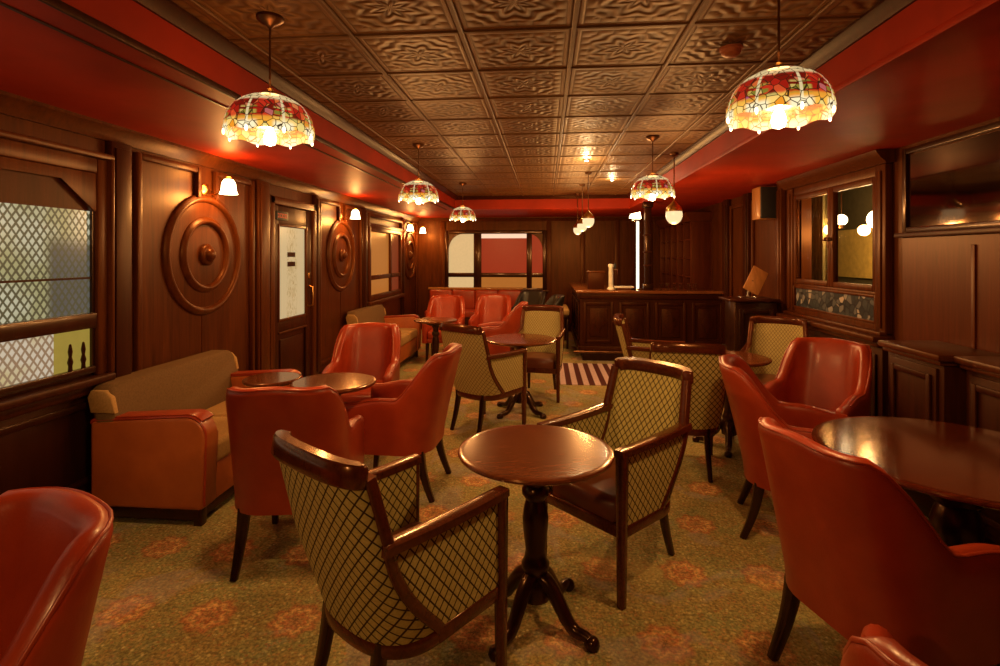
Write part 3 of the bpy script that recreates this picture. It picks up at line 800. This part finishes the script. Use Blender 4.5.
struct('scarlet_glass', B().box(.40, 1.34, .006, .014, 1.16, 1.92).box(.07, .29, .006, .014, 1.16, 2.01), 'scarlet_pane', W3)
struct('bright_glass', B().box(.40, 1.34, .006, .014, 1.92, 2.01), 'bright_pane', W3)  # brighter glowing band along the top of the central pane
struct('lower_glass', B().box(.40, 1.34, .006, .014, .89, 1.11).box(.07, .29, .006, .014, .89, 1.11), 'amber_glow', W3)

# ---- right wall: pilasters, panels, wainscot and the dark mirror
def pil_right(y0, y1, mat='dark_wood', d=.06):
    trim(B().box(y0, y1, 0, d, .16, ZS, .008).box(y0+.03, y1-.03, d, d+.012, .24, ZS-.08, .006).xf(MR), mat)
pil_right(7.72, 7.92); pil_right(6.95, 7.12); pil_right(6.0, 6.14, 'panel_wood')
trim(B().frame(7.14, 7.70, .25, 2.25, .05, 0, .035, .01).frame(6.18, 6.92, .25, 2.25, .05, 0, .035, .01).xf(MR), 'panel_wood')
wood('red_panel_wood', (.06, .012, .0045), (.115, .023, .008), .38, coat=0, spec=.3)
b = B().box(-1.0, 4.06, 0, .035, .16, 1.68)
for q in (3.42, 2.78, 2.14, 1.5, .86): b.box(q-.015, q+.015, .035, .045, .2, 1.62, .004)
trim(b.xf(MR), 'red_panel_wood')
trim(B().box(-1.0, 4.10, 0, .075, 1.68, 1.715, .008).xf(MR), 'dark_wood')
n = N('dark_mirror', .06, 1); n.color(n.mix(n.noise(n.coord('Object'), 3, 2), (.10, .07, .055), (.13, .09, .07))); M['dark_mirror'] = n.m
t = thing('wall_mirror', 'long dark mirror above the wainscot ledge at the right', 'mirror', (XR, 0, 0), RIGHT)
obj('mirror_glass', B().box(-.95, 4.02, .002, .012, 1.73, 2.27), 'dark_mirror', t)
obj('mirror_frame', B().frame(-1.0, 4.08, 1.715, 2.32, .04, 0, .03, .006), 'black_wood', t)

# ---- glazed hatch with leaded doors, looking into a lit servery
t = thing('glazed_cabinet', 'tall built-in cabinet with glazed doors over a patterned glass strip', 'cabinet', (XR, 0, 0), RIGHT)
y0, y1 = 4.22, 5.86
b = B().box(y0, y0+.13, 0, .06, .90, 2.25, .01).box(y1-.13, y1, 0, .06, .90, 2.25, .01)
b.box(y0+.13, y1-.13, 0, .045, HZ1, 2.25, .006).box(y0+.13, y1-.13, 0, .045, 1.235, HZ0, .006).box(y0+.13, y1-.13, 0, .045, .96, 1.03, .006)
b.box(y0+.04, y0+.09, .06, .072, 1.0, 2.2, .005).box(y1-.09, y1-.04, .06, .072, 1.0, 2.2, .005)
obj('surround', b, 'panel_wood', t)
pr = [(0, 2.25), (.07, 2.25), (.08, 2.265), (.11, 2.29), (.135, 2.325), (.145, 2.345), (0, 2.345)]
obj('cornice', B().prism(pr, lambda a, c, d: (d, a, c), y0-.03, y1+.05), 'panel_wood', t)
b = B(); b.box(y0-.02, y1+.02, 0, .16, .90, .945, .012).box(y0, y1, 0, .10, .945, .975, .01).box(y0, y1, 0, .12, .86, .90, .01)
obj('ledge', b, 'panel_wood', t)
b = B().box(y0, y1, 0, .08, .10, .86, .006).frame(y0+.06, (y0+y1)/2-.03, .16, .80, .05, .08, .10, .008).frame((y0+y1)/2+.03, y1-.06, .16, .80, .05, .08, .10, .008)
obj('lower_cupboard', b, 'dark_wood', t)
n = N('window_glass', .03, spec=.5); n.color((.9, .92, .88)); n.b.inputs['Transmission Weight'].default_value = 1; n.b.inputs['IOR'].default_value = 1.02; M['window_glass'] = n.m
for k, (a0, a1) in enumerate(((y0+.13, 5.02), (5.02, y1-.13))):
    dr = obj('door', B().frame(a0, a1, HZ0, HZ1, .05, .0, .05, .008), 'panel_wood', t)
    obj('glass', B().box(a0+.045, a1-.045, .02, .025, HZ0+.045, HZ1-.045), 'window_glass', dr)
    obj('handle', B().lathe([(0, 0), (.012, 0), (.02, .02), (.012, .04), (0, .045)], 12, (5.02+(-.028 if k == 0 else .028), .05, 1.70), 'y').box(5.02+(-.05 if k == 0 else .015), 5.02+(-.015 if k == 0 else .05), .05, .055, 1.62, 1.74, .002), 'dark_brass', dr)
n = N('patterned_glass', .3)
v = n.coord('Object', (1, 1, 1)); cs = n.sep(n.voro(v, 16, 'F1', 'Color')); ed = n.voro(v, 16, 'DISTANCE_TO_EDGE')
c = n.ramp(cs[0], [(0, (.02, .02, .015)), (.55, (.04, .04, .028)), (.8, (.10, .085, .055)), (1, (.40, .29, .15))])
c = n.mix(n.step(ed, .10, .04), c, (.012, .008, .006)); n.color(c); n.emit(c, .2); M['patterned_glass'] = n.m
obj('glass_strip', B().box(y0+.15, y1-.15, .01, .03, 1.04, 1.225), 'patterned_glass', t)
obj('strip_frame', B().frame(y0+.13, y1-.13, 1.02, 1.245, .022, .03, .055, .005), 'panel_wood', t)
plain('ochre_paint', (.6, .44, .12), .7); plain('olive_paint', (.10, .085, .045), .7); plain('olive_cloth', (.23, .21, .10), .9)
X0 = XR+.1
b = B().box(XR+1.0, XR+1.04, 3.4, 7.6, 0.9, 2.5).box(X0, XR+1.0, 3.36, 3.4, .9, 2.5).box(X0, XR+1.0, 7.6, 7.64, .9, 2.5).box(X0, XR+1.04, 3.36, 7.64, 2.5, 2.54).box(X0, XR+1.04, 3.36, 7.64, .86, .9)
struct('wall_servery', b, 'olive_paint')
b = B().box(XR+.97, XR+1.0, 5.2, 7.0, 1.3, 1.86)
struct('trim_servery', b, 'ochre_paint')
c_ = thing('folded_curtain', 'olive curtain behind the far glazed cabinet door', 'curtain', (XR+.28, 5.86, 1.0), 0)
def cur(u, v): return (.022*sin(u*26), lerp(-.14, .14, u), lerp(.0, 1.3, v))
b = B(); b.grid(cur, 60, 4); obj('cloth', b, 'olive_cloth', c_, 60)
for (x_, y_, z_, r_, lab) in ((XR+.42, 5.12, 1.885, .088, 'round white lamp behind the near glazed cabinet door'), (XR+.42, 5.72, 1.92, .055, 'round white lamp behind the far glazed cabinet door')):
    g = thing('globe_lamp', lab, 'lamp', (x_, y_, z_), 0, 'round lamps behind the cabinet glass')
    obj('globe', B().lathe([(r_*sin(pi*i/14)*1.0, -r_*cos(pi*i/14)) for i in range(15)], 20), 'bulb_glass', g, 60)
    obj('collar', B().lathe([(0, -r_-.03), (r_*.5, -r_-.03), (r_*.45, -r_*.85), (0, -r_*.85)], 14), 'dark_brass', g, 40)
    obj('rod', B().tube([(0, 0, r_*.9), (0, 0, 2.499-z_)], .006, 8), 'dark_brass', g)
    light('globe_light', (-.12, 0, -.1), 22, WARM, .05, g)

# ================================================================== FIXED FURNITURE
# bar
t = thing('bar_counter', 'dark panelled wooden bar with a lighter polished top', 'bar', (0, 0, 0))
bx0, bx1, by0, by1 = .50, XR-.02, 7.92, 8.55
top = [(bx0-.06, by0-.07), (bx1, by0-.07), (bx1, by1), (bx0+.5, by1), (bx0+.5, 10.2), (bx0-.06, 10.2)]
obj('counter_top', B().prism(top, lambda a, c, d: (a, c, d), 1.0, 1.045, .012), 'bar_top_wood', t)
obj('bar_front', B().box(bx0, bx1, by0, by0+.05, .12, 1.0).box(bx0, bx1, by0-.03, by0, .92, 1.0, .01).box(bx0, bx1, by0-.03, by0, .12, .22, .01), 'dark_wood', t)
obj('bar_end', B().box(bx0, bx0+.05, by0+.05, 10.15, .12, 1.0).box(bx0-.03, bx0, by0-.03, 10.15, .92, 1.0, .01).box(bx0-.03, bx0, by0-.03, 10.15, .12, .22, .01), 'dark_wood', t)
obj('plinth', B().box(bx0+.04, bx1, by0+.03, by0+.3, 0, .12).box(bx0+.04, bx0+.3, by0+.3, 10.1, 0, .12), 'black_wood', t)
w_ = (bx1-bx0)/4
for i in range(4):
    a0 = bx0+.05+i*w_; a1 = a0+w_-.08
    pn = obj('panel', B().frame(a0, a1, .27, .87, .045, by0-.022, by0, .008).box(a0+.09, a1-.09, by0-.012, by0, .36, .78, .01), 'dark_wood', t)
    obj('carved_diamond', B().prism([((a0+a1)/2, .42), ((a0+a1)/2+.09, .57), ((a0+a1)/2, .72), ((a0+a1)/2-.09, .57)], lambda a, c, d: (a, d, c), by0-.026, by0-.01, .006), 'dark_wood', pn)
for i in range(3):
    a0 = by0+.1+i*.7
    obj('panel', B().frame(-a0-.6, -a0, .27, .87, .045, 0, .022, .008).xf(T_((bx0, 0, 0)) @ Matrix.Rotation(RIGHT, 4, 'Z') @ Matrix.Scale(-1, 4, (1, 0, 0))), 'dark_wood', t)
obj('foot_rail', B().tube([(bx0-.1, by0-.16, .16), (bx1, by0-.16, .16)], .02, 10), 'dark_brass', t)
for q in (bx0+.2, 1.5, 2.3): obj('rail_bracket', B().tube([(q, by0-.16, .16), (q, by0-.02, .16)], .012, 8), 'dark_brass', t)
# dark timber post and bright lit strip on the bar
t = thing('bar_post', 'dark turned wooden post rising from the bar to the ceiling', 'post', (1.50, 8.02, 1.045))
obj('shaft', B().box(-.05, .05, -.05, .05, .1, 1.22, .012), 'black_wood', t)
obj('base', B().box(-.075, .075, -.075, .075, 0, .1, .012), 'black_wood', t)
obj('capital', B().box(-.075, .075, -.075, .075, 1.22, 1.304, .014), 'black_wood', t)
for q in (.35, .55, .8): obj('collar', B().box(-.06, .06, -.06, .06, q, q+.03, .008), 'dark_wood', t)
t = thing('strip_lamp', 'tall bright strip lamp standing beside the dark bar post', 'lamp', (1.36, 8.04, 1.045))
obj('base', B().lathe([(0, 0), (.06, 0), (.055, .02), (.02, .03), (0, .03)], 20), 'chrome', t)
obj('tube', B().box(-.02, .02, -.018, .018, .03, 1.02, .008), 'strip_light', t)
obj('bracket', B().box(-.09, .04, -.03, .03, 1.02, 1.06, .01), 'chrome', t)
obj('lamp_head', B().prism([(-.12, 1.07), (-.10, 1.13), (.03, 1.16), (.045, 1.06)], lambda a, c, d: (a, d, c), -.05, .05, .008), 'lamp_glass', t)
# beer font, menu box, tray, glasses on the bar
t = thing('beer_font', 'tall white beer font standing on the bar top', 'beer tap', (.98, 8.15, 1.045))
obj('column', B().lathe([(0, 0), (.06, 0), (.055, .02), (.036, .035), (.034, .33), (.045, .35), (.04, .38), (0, .39)], 24), 'white_enamel', t)
obj('spout', B().tube([(.02, 0, .30), (.09, -.02, .30), (.10, -.02, .24)], .010, 8), 'chrome', t)
obj('handle', B().lathe([(0, 0), (.012, 0), (.018, .06), (.008, .09), (0, .09)], 10, (.06, 0, .31)), 'black_plastic', t)
t = thing('menu_box', 'square brown box standing on the bar near its corner', 'box', (.76, 8.2, 1.045))
obj('box_body', B().box(-.125, .125, -.07, .07, 0, .25, .006), 'dark_wood', t)
obj('lid', B().box(-.132, .132, -.077, .077, .25, .275, .006), 'panel_wood', t)
t = thing('drip_tray', 'low white tray on the bar beside the beer font', 'tray', (1.16, 8.05, 1.045))
obj('tray_body', B().box(-.14, .14, -.08, .08, .03, .055, .006), 'white_enamel', t)
for sx in (-1, 1): obj('foot', B().box(sx*.12-.012, sx*.12+.012, -.06, .06, 0, .03, .003), 'dark_metal', t)
n = N('clear_glass', .04); n.color((.95, .93, .9)); n.b.inputs['Transmission Weight'].default_value = 1; n.b.inputs['IOR'].default_value = 1.3; M['clear_glass'] = n.m
gl = None
for i in range(6):
    p = (1.70+.10*i, 8.03+.05*(i % 2), 1.045)
    if gl is None:
        gl = thing('drinking_glass', 'empty drinking glass standing on the bar right of the post', 'glass', p, 0, 'empty glasses on the bar')
        obj('tumbler', B().lathe([(.024, 0), (.030, .07), (.032, .10), (.029, .10), (.027, .07), (.021, .01), (0, .008), (0, 0)], 16, caps=False), 'clear_glass', gl, 60)
        obj('rim', B().tube([(.031*cos(2*pi*j/20), .031*sin(2*pi*j/20), .10) for j in range(20)], .0025, 6, True), 'chrome', gl)
    else: dup(gl, gl['label'], p, 0)
# back bar shelving on the right wall behind the counter
t = thing('back_bar_shelf', 'tall dark red wooden shelf unit behind the bar', 'shelf', (XR, 0, 0), RIGHT)
a0, a1, dp = 8.6, 10.9, .30
obj('back_board', B().box(a0, a1, 0, .02, .9, 2.2), 'red_panel_wood', t)
obj('base_cupboard', B().box(a0, a1, 0, .42, 0, .9, .006).frame(a0+.05, a0+1.1, .1, .82, .05, .42, .435, .006).frame(a0+1.2, a1-.05, .1, .82, .05, .42, .435, .006), 'dark_wood', t)
for q in (1.2, 1.5, 1.8): obj('shelf', B().box(a0+.05, a1-.05, .02, dp, q, q+.025, .003), 'red_panel_wood', t)
for i in range(6):
    q = lerp(a0, a1-.05, i/5); obj('divider', B().box(q, q+.05, .02, dp+.02, .9, 2.1, .004), 'red_panel_wood', t)
obj('cornice', B().prism([(0, 2.1), (dp+.03, 2.1), (dp+.06, 2.14), (dp+.10, 2.2), (dp+.11, 2.24), (0, 2.24)], lambda a, c, d: (d, a, c), a0-.04, a1), 'red_panel_wood', t)
for nm, c in (('green_bottle_glass', (.015, .05, .015)), ('brown_bottle_glass', (.10, .03, .008)), ('clear_bottle_glass', (.30, .22, .13))):
    plain(nm, c, .08, 0, .6)
bots = {}
k = 0
for zq in (1.225, 1.525):
    for i in range(15):
        q = a0+.12+i*.14
        if min(abs(q-lerp(a0, a1-.05, j/5)-.025) for j in range(6)) < .065: continue
        col = ('green', 'brown', 'clear')[(i*7+int(zq*10)) % 3]
        lab = '%s bottle on the %s shelf behind the bar' % (col, 'lower' if zq < 1.4 else 'middle')
        p = (XR-.16, q, zq)
        if col not in bots:
            o = thing('liquor_bottle', lab, 'bottle', p, 0, 'bottles on the shelves behind the bar')
            obj('bottle_glass', B().lathe([(0, 0), (.034, 0), (.036, .01), (.036, .13), (.03, .16), (.013, .18), (.012, .225), (.015, .23), (0, .235)], 14), col+'_bottle_glass', o, 50)
            obj('label_band', B().lathe([(.0365, .04), (.037, .045), (.037, .10), (.0365, .105)], 14, caps=False), 'cream_fabric', o)
            bots[col] = o
        else: dup(bots[col], lab, p, 0)
# hostess stand with slanted board, speaker, sideboards
t = thing('reading_lectern', 'dark lectern with a slanted tan board near the glazed cabinet', 'lectern', (2.22, 6.05, 0))
obj('body', B().box(-.20, .24, -.16, .16, .06, 1.06, .008).frame(-.16, .20, .12, .98, .05, -.18, -.16, .006), 'black_wood', t)
obj('base', B().box(-.23, .27, -.19, .19, 0, .06, .01), 'black_wood', t)
obj('top_shelf', B().box(-.26, .26, -.2, .2, 1.06, 1.09, .008), 'dark_wood', t)
obj('board', B().box(-.08, .10, -.012, .012, 0, .29, .005).xf(T_((0.02, .02, 1.16)) @ Matrix.Rotation(R(30), 4, 'Y') @ Matrix.Rotation(R(-14), 4, 'X')), 'tan_wood', t)
obj('stand', B().tube([(.0, .03, 1.09), (.02, .04, 1.15), (.06, .05, 1.28)], .014, 8).box(-.09, .09, -.03, .09, 1.09, 1.105, .004), 'chrome', t)
t = thing('wall_speaker', 'black loudspeaker with tan sides hanging beside the glazed cabinet', 'speaker', (2.47, 6.20, 2.14))
obj('cabinet_body', B().box(-.11, .12, -.10, .13, -.18, .18, .008), 'tan_wood', t)
obj('grille', B().box(-.105, .118, -.118, -.098, -.175, .175, .008), 'black_plastic', t)
obj('mount', B().box(.0, .125, .02, .06, -.03, .03, .004), 'dark_metal', t)
def sideboard(label, y0, y1, xf, doors):
    t = thing('sideboard', label, 'sideboard', (XR-.05, 0, 0), RIGHT, 'dark sideboards against the wainscot')
    d = XR-.05-xf
    obj('carcass', B().box(y0, y1, 0, d-.02, .08, .96, .006), 'dark_wood', t)
    obj('plinth', B().box(y0+.02, y1-.02, 0, d-.05, 0, .08, .004), 'black_wood', t)
    obj('top_board', B().box(y0-.03, y1+.03, 0, d+.03, .96, 1.0, .012).box(y0-.01, y1+.01, 0, d+.008, .935, .96, .006), 'panel_wood', t)
    w_ = (y1-y0)/doors
    for i in range(doors):
        a0, a1 = y0+w_*i+.04, y0+w_*(i+1)-.04
        dr = obj('door', B().box(a0, a1, d-.02, d-.004, .12, .91, .004).frame(a0+.03, a1-.03, .17, .87, .035, d-.004, d+.012, .006), 'dark_wood', t)
        obj('knob', B().lathe([(0, d-.004), (.008, d-.004), (.007, d+.012), (.015, d+.02), (.012, d+.032), (0, d+.036)], 12, (a0+.022, 0, .55), 'y'), 'dark_brass', dr)
    return t
sideboard('deeper single-door sideboard beside the glazed cabinet', 3.17, 3.66, 2.20, 1)
sideboard('shallower double-door sideboard at the right edge, under the mirror', 2.05, 3.11, 2.27, 2)
# smoke detector and small downlights
t = thing('smoke_detector', 'small reddish round detector on the tin ceiling', 'smoke detector', (.905, 2.69, ZC-.008))
obj('base', B().lathe([(0, 0), (.055, 0), (.055, -.012), (0, -.012)], 24), 'sprinkler_red', t)
obj('cover', B().lathe([(0, -.012), (.046, -.012), (.044, -.03), (.03, -.042), (0, -.044)], 24), 'sprinkler_red', t)
for (x_, y_, lab) in ((.43, 5.7, 'tiny bright downlight in the tin ceiling, nearer one'), (.88, 7.2, 'tiny bright downlight in the tin ceiling, farther one')):
    t = thing('ceiling_downlight', lab, 'downlight', (x_, y_, ZC-.006), 0, 'small downlights in the tin ceiling')
    obj('trim_ring', B().lathe([(.022, 0), (.036, 0), (.034, -.008), (.022, -.010)], 20, caps=False), 'brass', t)
    obj('lens', B().lathe([(0, -.004), (.022, -.004), (.018, -.016), (0, -.02)], 16), 'bulb_glass', t)
    light('downlight_lamp', (0, 0, -.05), POWER['down'], (1, .72, .36), .02, t)
# striped mat
tag(obj('striped_rug', B().box(.12, 1.02, 6.42, 7.70, 0, .006), 'striped_carpet'), 'pale striped rug on the floor before the bar', 'rug')

# ================================================================== LAMPS
pg = 'dragonfly pattern pendant lamps'
P1 = pendant('pendant_lamp', 'large stained glass pendant nearest on the side of the lattice window', -1.185, 2.19, pg, .365, 2.065)
pendant('', 'large stained glass pendant nearest on the side of the mirror and wainscot', .865, 2.06, pg, copy_of=P1)
pendant('', 'middle stained glass pendant in the row by the roundels', -1.17, 4.80, pg, copy_of=P1)
pendant('', 'stained glass pendant hanging in front of the bar shelves', .915, 4.66, pg, copy_of=P1)
pendant('', 'farthest stained glass pendant, before the triple back window', -1.17, 7.40, pg, copy_of=P1)
pendant('', 'stained glass pendant beside the lattice window, nearest the front wall', -1.185, -.42, pg, copy_of=P1)
def globe(label, x, y, z, r):
    t = thing('globe_pendant', label, 'pendant lamp', (x, y, z), 0, 'plain glass globe pendants near the bar')
    zc = (ZC if y < SYB else ZS)-z
    obj('ceiling_rose', B().lathe([(0, zc), (.045, zc), (.04, zc-.02), (.012, zc-.035), (0, zc-.035)], 16), 'dark_brass', t)
    obj('rod', B().tube([(0, 0, zc-.03), (0, 0, r*1.55)], .006, 8), 'dark_brass', t)
    obj('fitter', B().lathe([(0, r*1.75), (r*.15, r*1.7), (r*.35, r*1.4), (r*.75, r*1.05), (r*1.0, r*.55), (r*1.03, r*.38), (r*.9, r*.36)], 20), 'brass', t)
    obj('globe', B().lathe([(r*sin(pi*i/18)*(1 if i < 9 else 1-.05*(i-9)/9), -r*1.2*cos(pi*i/18)) for i in range(18)], 24), 'globe_glass', t, 60)
    light('globe_light', (0, 0, -r*1.2-.06), POWER['globe'], WARM, .06, t)
    return t
globe('single egg-shaped glass pendant in front of the bar shelves', 1.28, 5.45, 1.965, .082)
globe('nearest of the three glass pendants in line over the bar entrance', .52, 6.6, 1.985, .072)
globe('middle of the three glass pendants in line over the bar entrance', .52, 7.7, 1.985, .072)
globe('farthest of the three glass pendants in line over the bar entrance', .52, 8.8, 1.985, .072)

# ================================================================== LOOSE FURNITURE
SG = 'leather two-seat sofas along the panelled wall'
SO = sofa('sofa', 'leather two-seat sofa with beige back under the nearest roundel', (-2.28, 3.475, 0), LEFT, SG, 1.25, .70)
dup(SO, 'leather two-seat sofa with beige back under the amber window', (-2.28, 7.45, 0), LEFT)

TG = 'round pedestal tables'
T0 = round_table('pedestal_table', 'round pedestal table in the foreground between two lattice armchairs', (-.045, 2.265, 0), TG, .33, .73, R(12))
dup(T0, 'round pedestal table in mid room behind the lattice chair', (-.25, 5.27, 0), R(5), scale=(1.08, 1.08, 1))
dup(T0, 'round pedestal table among three red chairs in front of the sofa', (-1.385, 3.37, 0), R(0), scale=(.82, .82, 1))
dup(T0, 'small round pedestal table tight against the near sofa', (-1.855, 3.46, 0), R(0), scale=(.57, .57, .99))
dup(T0, 'round pedestal table by the far sofa and red banquette', (-1.42, 6.75, 0), R(20), scale=(.85, .85, 1))
dup(T0, 'dark round pedestal table between the lectern and the red chairs', (1.49, 4.47, 0), R(25), scale=(.95, .95, 1))
KT = round_table('large_pedestal_table', 'large round dark table ringed by red chairs before the sideboards', (1.70, 2.36, 0), TG, .52, .73, 0, True, 4, .34)
kids(KT)[0].data.materials[0] = M['dark_table_wood']

LG = 'lattice upholstered armchairs'
LC = lattice_chair('lattice_armchair', 'lattice armchair in the foreground, its curved back to the viewer', (-.525, 1.86, 0), face(.58, .81), LG)
dup(LC, 'lattice armchair facing the viewer behind the foreground table', (.353, 2.743, 0), face(-.707, -.707))
LF = lattice_chair('lattice_armchair', 'lattice armchair in mid room with its back to the viewer', (-.56, 4.80, 0), face(.56, .83), LG, 'fine_lattice_fabric')
dup(LF, 'lattice armchair beyond the mid-room table, facing the viewer', (-.08, 5.95, 0), face(-.13, -.98))
dup(LF, 'lattice armchair in side view before the dark bar front', (1.05, 5.25, 0), face(.985, -.17))
dup(LC, 'lattice armchair seen from behind, just beyond the foreground pair', (1.0, 4.02, 0), face(.12, .99))
dup(LF, 'lattice armchair near the lectern, facing the viewer', (2.06, 4.98, 0), face(-.45, -.89))

RG = 'red leather wing chairs'
RC = red_chair('red_armchair', 'red armchair beside the near sofa, its back to the viewer', (-1.31, 2.74, 0), face(-.15, .98), RG)
dup(RC, 'red armchair in side view facing the table before the sofa', (-1.0, 3.53, 0), face(-1, .06))
dup(RC, 'red armchair facing the viewer behind the table before the sofa', (-1.53, 4.32, 0), face(.12, -.99))
dup(RC, 'red armchair in the bottom corner below the lattice window', (-1.34, .88, 0), face(-.40, -.91))
dup(RC, 'large red armchair with its back to the viewer at the big table', (1.22, 2.00, 0), face(.955, .295))
dup(RC, 'red armchair in side view at the far end of the big table', (1.43, 3.14, 0), face(.95, -.30))
dup(RC, 'red armchair facing the viewer before the sideboards', (1.83, 3.81, 0), face(-.70, -.71))
dup(RC, 'red armchair cut off by the bottom edge, only its rounded top showing', (.90, 1.06, 0), face(.55, .83))
dup(RC, 'red armchair facing the viewer by the far pedestal table', (-1.50, 7.75, 0), face(.05, -1))
dup(RC, 'red armchair before the banquette, between two other red chairs', (-.84, 8.05, 0), face(-.1, -1))
dup(RC, 'red armchair in side view facing the far pedestal table', (-.66, 7.0, 0), face(-1, .05))
BK = red_chair('black_armchair', 'black leather armchair before the triple back window', (-.38, 9.2, 0), face(-.5, -.86), 'black leather armchairs', 'black_leather')
dup(BK, 'black leather armchair nearer the bar end', (-.14, 8.3, 0), face(-.9, -.2))
# banquette under the back window
t = thing('banquette', 'long red leather banquette under the triple back window', 'banquette', (-1.45, 10.55, 0), BACK)
obj('base', B().box(-.95, .95, -.36, .22, .05, .34, .01), 'dark_wood', t)
obj('seat_cushion', B().box(-.95, .95, -.30, .26, .34, .47, .04, 4), 'red_leather', t)
for i in range(4): obj('back_cushion', B().box(-.95+.475*i, -.95+.475*(i+1), -.34, -.22, .45, .86, .04, 4), 'red_leather', t)
obj('cap_rail', B().box(-.98, .98, -.38, -.24, .86, .90, .01), 'tan_wood', t)
# pale padded stool by the bar end
t = thing('padded_bench', 'low padded bench with tan seat at the end of the bar', 'bench', (.22, 9.35, 0))
obj('seat_pad', B().box(-.17, .17, -.5, .5, .56, .66, .03, 3), 'cream_fabric', t)
obj('frame', B().box(-.16, .16, -.48, .48, .50, .56, .006), 'black_wood', t)
for sx in (-1, 1):
    for sy in (-1, 1): obj('leg', B().box(sx*.135-.02, sx*.135+.02, sy*.44-.02, sy*.44+.02, 0, .50, .004), 'black_wood', t)
